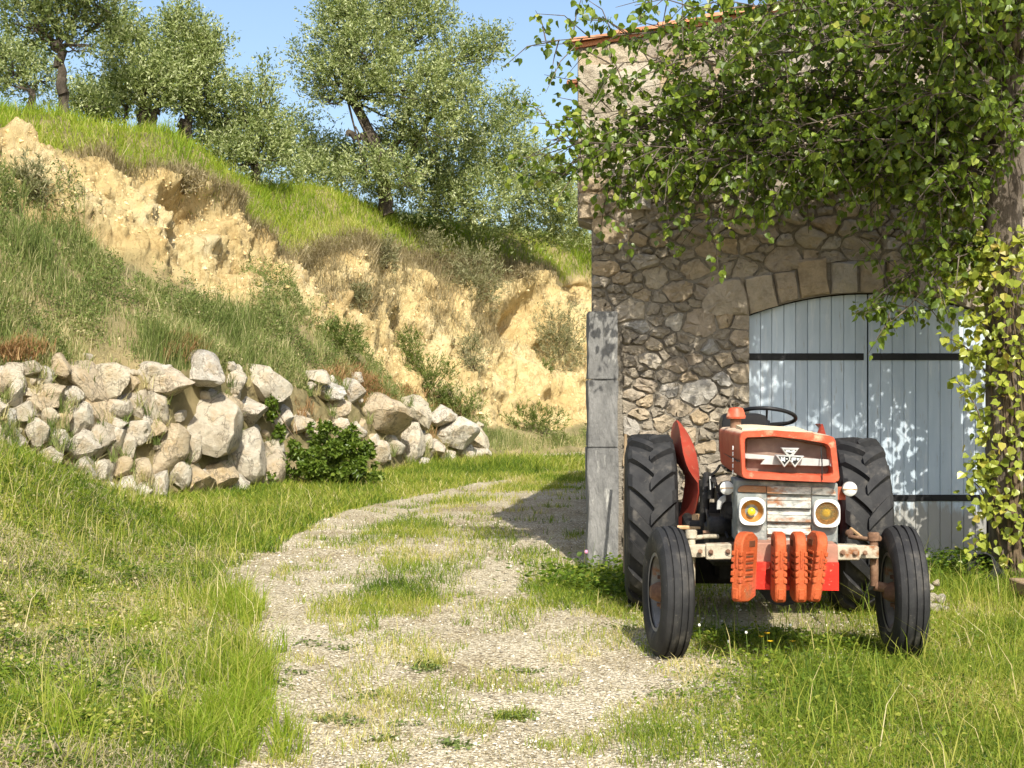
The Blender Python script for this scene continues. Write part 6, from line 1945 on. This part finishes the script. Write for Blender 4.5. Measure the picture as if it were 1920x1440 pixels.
flower(1099, 1035, 11.9, 0.016, m_pnk, 'pink_flower', 'single pink flower against foot of concrete pier', None, False)

# ------------------------------------------------------------------ vegetation of the bank
nz = lambda P, s, seed: fbm(P[:, 0], P[:, 1], P[:, 2], s, 3, seed)
Hn = fbm(Hc[..., 0], Hc[..., 1], Hc[..., 2], 0.55, 3, 80)
Hn2 = fbm(Hc[..., 0], Hc[..., 1], Hc[..., 2], 1.3, 3, 81)
inview = ((Sc > -200) & (Sc < 1330)).astype(float)
# green and grey-green slope below the bare face
lim = np.interp(Sc, [-200, 0, 100, 200, 330, 450, 600, 690, 760, 900, 1200], [2.15, 2.10, 1.98, 1.76, 1.66, 1.74, 1.90, 1.78, 1.55, 1.4, 1.3])
w_slope = inview * (Vc > 0.92) * (1 - sstep((Vc - lim - 0.38 * Hn) / 0.28)) * np.clip(0.50 + 1.3 * Hn2, 0.04, 1)
P, V_, S_ = hill_sample(90000, w_slope)
pt = nz(P, 0.9, 82)
h = rng.gamma(3, 0.040, len(P)) * (1 + 0.7 * (pt > 0.2)) + 0.03
t = np.clip(0.52 - 0.30 * pt + rng.normal(0, 0.24, len(P)), 0, 1)
g = link('grass', blades_mesh('grass', P - np.array([0, 0, 0.03]), h, rng.uniform(0.007, 0.015, len(P)), rng.uniform(0.05, 0.6, len(P)), t), None, m_bankgrass)
tag(g, 'wispy grey-green grass covering lower slope above the boulders', 'grass', kind='stuff')
# fine leafy herbs between the blades of the slope
n = 80000
P, V_, S_ = hill_sample(n, inview * (Vc > 0.95) * (1 - sstep((Vc - lim - 0.15 - 0.5 * Hn) / 0.35)) * np.clip(0.35 + 1.5 * fbm(Hc[..., 0], Hc[..., 1], Hc[..., 2], 2.6, 3, 87), 0.02, 1))
P = P + np.array([0, -0.02, 0.0]) + np.stack([np.zeros(n), np.zeros(n), 0.26 * rng.random(n) ** 1.6 * (0.6 + 0.8 * (fbm(P[:, 0], P[:, 1], P[:, 2], 2.0, 2, 88) > 0))], 1)
L_ = rng.uniform(0.02, 0.06, n)
tag(leaves_obj('weeds', P, unit(rng.normal(size=(n, 3)) + np.array([0, 0, 0.6])), rng.normal(size=(n, 3)), L_, L_ * rng.uniform(0.2, 0.5, n), np.clip(0.40 + 0.25 * nz(P, 1.4, 89) + rng.normal(0, 0.22, n), 0, 1), m_bankgrass, None), 'fine leafy herbs among the grass of the lower bank', 'weeds', kind='stuff')
# bright tall grass on the crest
dryz = np.exp(-((Sc - 640) / 110) ** 2) + 0.8 * np.exp(-((Sc - 880) / 90) ** 2)
lo = np.interp(Sc, [-200, 100, 300, 420, 520, 600, 760, 860, 960, 1050, 1200], [3.0, 2.98, 3.0, 2.97, 2.9, 3.1, 3.2, 3.35, 3.25, 3.0, 3.0])
w_crest = inview * sstep((Vc - lo - 0.18 * Hn2) / 0.14) * (Vc < 5.0)
P, V_, S_ = hill_sample(100000, w_crest)
pt = nz(P, 0.7, 83)
dz_ = np.clip(np.exp(-((S_ - 640) / 110) ** 2) * (V_ < 3.6) + 0.6 * (V_ < 3.15), 0, 1)
h = rng.gamma(5, 0.042, len(P)) * (1 + 0.35 * pt) + 0.05
t = np.clip(0.45 - 0.22 * pt + 0.35 * dz_ + rng.normal(0, 0.2, len(P)), 0, 1)
g = link('grass', blades_mesh('grass', P - np.array([0, 0, 0.03]), h, rng.uniform(0.010, 0.020, len(P)), rng.uniform(0.2, 0.9, len(P)), t), None, m_crest)
tag(g, 'tall fresh green grass along the crest of the bank under the olives', 'grass', kind='stuff')
# dry straw hanging over the lip
w_lip = inview * np.exp(-((Vc - lo - 0.02) / 0.10) ** 2) * np.clip(0.12 + dryz + 0.5 * Hn + 0.8 * np.exp(-((Sc - 400) / 60) ** 2), 0, 1) + inview * (Vc > 2.5) * (Vc < lo) * np.clip(dryz * 0.28 * (Sc > 560), 0, 1) * np.clip(0.5 + Hn2, 0, 1)
P, V_, S_ = hill_sample(23000, w_lip)
az = np.where(rng.random(len(P)) < 0.7, rng.normal(-1.57, 0.7, len(P)), rng.uniform(0, 6.28, len(P)))
g = link('dry_grass', blades_mesh('dry_grass', P - np.array([0, 0, 0.02]), rng.gamma(5, 0.05, len(P)) + 0.05, rng.uniform(0.008, 0.015, len(P)), rng.uniform(0.5, 1.4, len(P)), rng.beta(2, 2, len(P)), az, 1.0), None, m_dry)
tag(g, 'grey-brown dry grass hanging over the lip of the earth face', 'dry grass', kind='stuff')
# russet dead grass above the lower wall
Xr = []
for (x, y, rx, ry, n) in [(690, 725, 40, 18, 2200), (740, 745, 45, 16, 2200), (340, 655, 28, 20, 1500), (800, 790, 14, 24, 800), (30, 665, 45, 14, 1000), (640, 700, 30, 14, 900), (840, 770, 30, 14, 500), (560, 790, 30, 30, 300)]:
    for _ in range(n // 18):
        p = on_hill(x + rng.normal() * rx * 0.6, y + rng.normal() * ry * 0.6, 0.5, 2.2)
        Xr.append(p + rng.normal(0, 0.05, (18, 3)) * np.array([1, 0.6, 0.3]))
P = np.concatenate(Xr)
g = link('dry_grass', blades_mesh('dry_grass', P - np.array([0, 0, 0.03]), rng.uniform(0.10, 0.34, len(P)), rng.uniform(0.007, 0.013, len(P)), rng.uniform(0.4, 1.3, len(P)), rng.random(len(P)), None, 1.0), None, m_russet)
tag(g, 'russet dead grass on top of the boulder walls', 'dry grass', kind='stuff')

P = np.concatenate([t_ + rng.normal(0, 0.03, (26, 3)) * np.array([1, .5, .3]) for t_ in TUFT])
g = link('grass', blades_mesh('grass', P - np.array([0, 0, 0.04]), rng.uniform(0.08, 0.36, len(P)), rng.uniform(0.006, 0.012, len(P)), rng.uniform(0.2, 1.2, len(P)), np.clip(np.repeat(rng.uniform(.15, .95, len(TUFT)), 26) + rng.normal(0, .12, len(P)), 0, 1)), None, m_bankgrass)
tag(g, 'grass tufts rooted in joints of the boulder walls', 'grass', kind='stuff')
# shrubs on the face, each a plant of its own
def shrub(name, x, y, w, h_, n, mat, label, cat, group, leafL=0.09, lw=0.16, upright=0.8, vmin=0.6, vmax=3.6, lift=0.35):
    p = on_hill(x, y + h_ * 0.25, vmin, vmax)
    D = p[1]
    rx, rz = w / F * D / 2, h_ / F * D / 2
    root = empty(name, p)
    tag(root, label, cat, group)
    k = n // 16
    u = unit(rng.normal(size=(k, 3))); u[:, 1] = -np.abs(u[:, 1]) * 0.9
    c = np.array([0, -0.05, rz * lift]) + u * (rng.random((k, 1)) ** 0.5) * np.array([rx, min(rx, rz) * 0.8, rz])
    d = unit(u * 0.6 + np.array([0, -0.1, upright]) + 0.4 * rng.normal(size=(k, 3)))
    ln = rng.uniform(0.15, 0.4, k) * min(1.3, 0.4 + rz)
    s = rng.random((k, 16))
    pos = c[:, None] + d[:, None] * (ln[:, None] * s)[..., None]
    ld = d[:, None] * 0.9 + 0.55 * rng.normal(size=(k, 16, 3))
    L_ = rng.uniform(0.6, 1.3, k * 16) * leafL
    tint = np.clip(rng.beta(2, 2, k * 16) + np.repeat(rng.normal(0, 0.12, k), 16), 0, 1)
    o = leaves_obj('foliage', pos.reshape(-1, 3), ld.reshape(-1, 3), rng.normal(size=(k * 16, 3)), L_, L_ * lw * rng.uniform(0.8, 1.4, k * 16), tint, mat, root)
    tag(o, kind='stuff')
    bm = bmesh.new()
    for _ in range(7):
        e = c[rng.integers(0, k)]
        tube(bm, [(rng.normal() * 0.04, 0.05, -0.1), Vector(e) * 0.5 + Vector((0, 0, -0.02)), e], [0.012, 0.008, 0.004], 5)
    from_bm('stem', bm, m_stem, root, 80)
    return root
GS = 'shrubs growing on the earth bank'
m_broom = foliage('grey shrub leaves', [(0, (0.11, 0.12, 0.05)), (0.5, (0.22, 0.22, 0.105)), (1, (0.38, 0.35, 0.21))], trans=0.2, tcol=1.3)
m_green = foliage('green shrub leaves', [(0, (0.06, 0.085, 0.016)), (0.5, (0.13, 0.175, 0.04)), (1, (0.25, 0.28, 0.09))], trans=0.3, tcol=1.6)
for (x, y, w, h_, n, mat, lab) in [
    (885, 520, 130, 130, 6500, m_broom, 'large grey dry shrub draped down upper earth face in front of crest grass'),
    (1052, 630, 110, 140, 5200, m_broom, 'grey-green shrub on earth face directly beside the concrete pier'),
    (722, 480, 50, 70, 1500, m_broom, 'small brownish shrub over dark hollow in middle of earth face'),
    (800, 465, 90, 60, 2200, m_broom, 'dry straggly shrub on the lip under big olive bush'),
    (675, 560, 36, 60, 900, m_broom, 'thin grey tuft clinging to bare face above russet grass'),
    (885, 660, 36, 90, 1300, m_broom, 'narrow upright grey tuft in a gully of the ochre face'),
    (1020, 695, 28, 34, 500, m_green, 'little dark tuft low on the ochre face near the pier'),
    (765, 655, 50, 70, 1300, m_green, 'dark green shrub at foot of the bare ochre face'),
    (800, 715, 120, 110, 4200, m_green, 'wide leafy green shrub just above the lower boulders'),
    (860, 765, 90, 80, 2400, m_green, 'green shrub at the tail end of lower boulders'),
    (1000, 790, 140, 60, 2600, m_green, 'low green scrub along foot of bank near the pier'),
    (60, 350, 70, 90, 2200, m_broom, 'grey scrub hanging below the lip at the high end of bank'),
    (640, 640, 90, 80, 2800, m_green, 'bushy green growth where slope grass meets the bare face'),
    (430, 380, 60, 40, 1300, m_dry, 'tangle of dry roots and straw overhanging the dark hollow'),
    (345, 345, 70, 36, 1500, m_dry, 'dry straw fringe directly over the large dark hollow'),
    (985, 515, 60, 30, 900, m_dry, 'dry straw fringe over the hollow near the pier'),
]:
    shrub('shrub', x, y, w, h_, n, mat, lab, 'shrub', GS)
# leafy bush between the two boulder walls
cB = px(610, 850, 21.9)
bush = empty('bush', (cB[0], cB[1], 0))
tag(bush, 'dense dark green leafy bush between the two boulder walls', 'bush')
Pb, Db, Nb = [], [], []
bl = [(510, 765, 10, 24, 22.0), (524, 812, 10, 18, 22.0)]
for _ in range(46):
    t, q_ = rng.uniform(0, 3.14), rng.random() ** 0.6
    xx, yy = 612 + 72 * math.cos(t) * q_, 905 - (72 + 34 * (math.cos(t) > 0.1)) * math.sin(t) * q_ * rng.uniform(.8, 1.12)
    bl.append((xx, yy - 6, rng.uniform(7, 19), rng.uniform(6, 16), 21.3 + rng.uniform(0, .9)))
for _ in range(22):
    t = rng.uniform(0.0, 3.14)
    bl.append((612 + rng.uniform(76, 104) * math.cos(t), 898 - rng.uniform(72, 106) * math.sin(t), rng.uniform(4, 10), rng.uniform(5, 12), 21.5 + rng.uniform(0, .5)))
for (x, y, rx, ry, Y) in bl:
    c = px(x, y, Y); k = int(rx * ry * 1.0) + 12
    p, u = blob_points(c, (rx / F * Y, 0.5 * (rx + ry) / F * Y * 0.9, ry / F * Y), k, 0.5)
    Pb.append(p); Db.append(unit(u * 0.5 + np.array([0, -0.2, -0.1]) + 0.5 * rng.normal(size=u.shape))); Nb.append(u * 0.7 + np.array([0, -0.1, 0.7]) + 0.9 * rng.normal(size=u.shape))
Pb, Db, Nb = map(np.concatenate, (Pb, Db, Nb))
Lb = rng.uniform(0.03, 0.085, len(Pb))
base_ = np.array([cB[0], cB[1], 0])
m_bush = foliage('bush leaves', [(0, (0.05, 0.085, 0.010)), (0.5, (0.10, 0.155, 0.018)), (1, (0.20, 0.25, 0.045))], trans=0.3, tcol=1.7, rough=0.4, spec=0.35)
tag(leaves_obj('foliage', Pb - base_, Db, Nb, Lb, Lb * rng.uniform(0.6, 0.85, len(Lb)), rng.beta(2, 2, len(Lb)), m_bush, bush, 'broad'), kind='stuff')
bm = bmesh.new()
for _ in range(14):
    e = Pb[rng.integers(0, len(Pb))] - base_
    tube(bm, [(rng.normal() * 0.1, 0, -0.05), e * 0.5, e], [0.018, 0.011, 0.005], 5)
from_bm('stem', bm, m_stem, bush, 80)

tot = 0
for o in scene.objects:
    if o.type == 'MESH': tot += sum(len(p.vertices) - 2 for p in []) or len(o.data.loops) - 2 * len(o.data.polygons)
print('triangles', tot, 'objects', len(scene.objects))
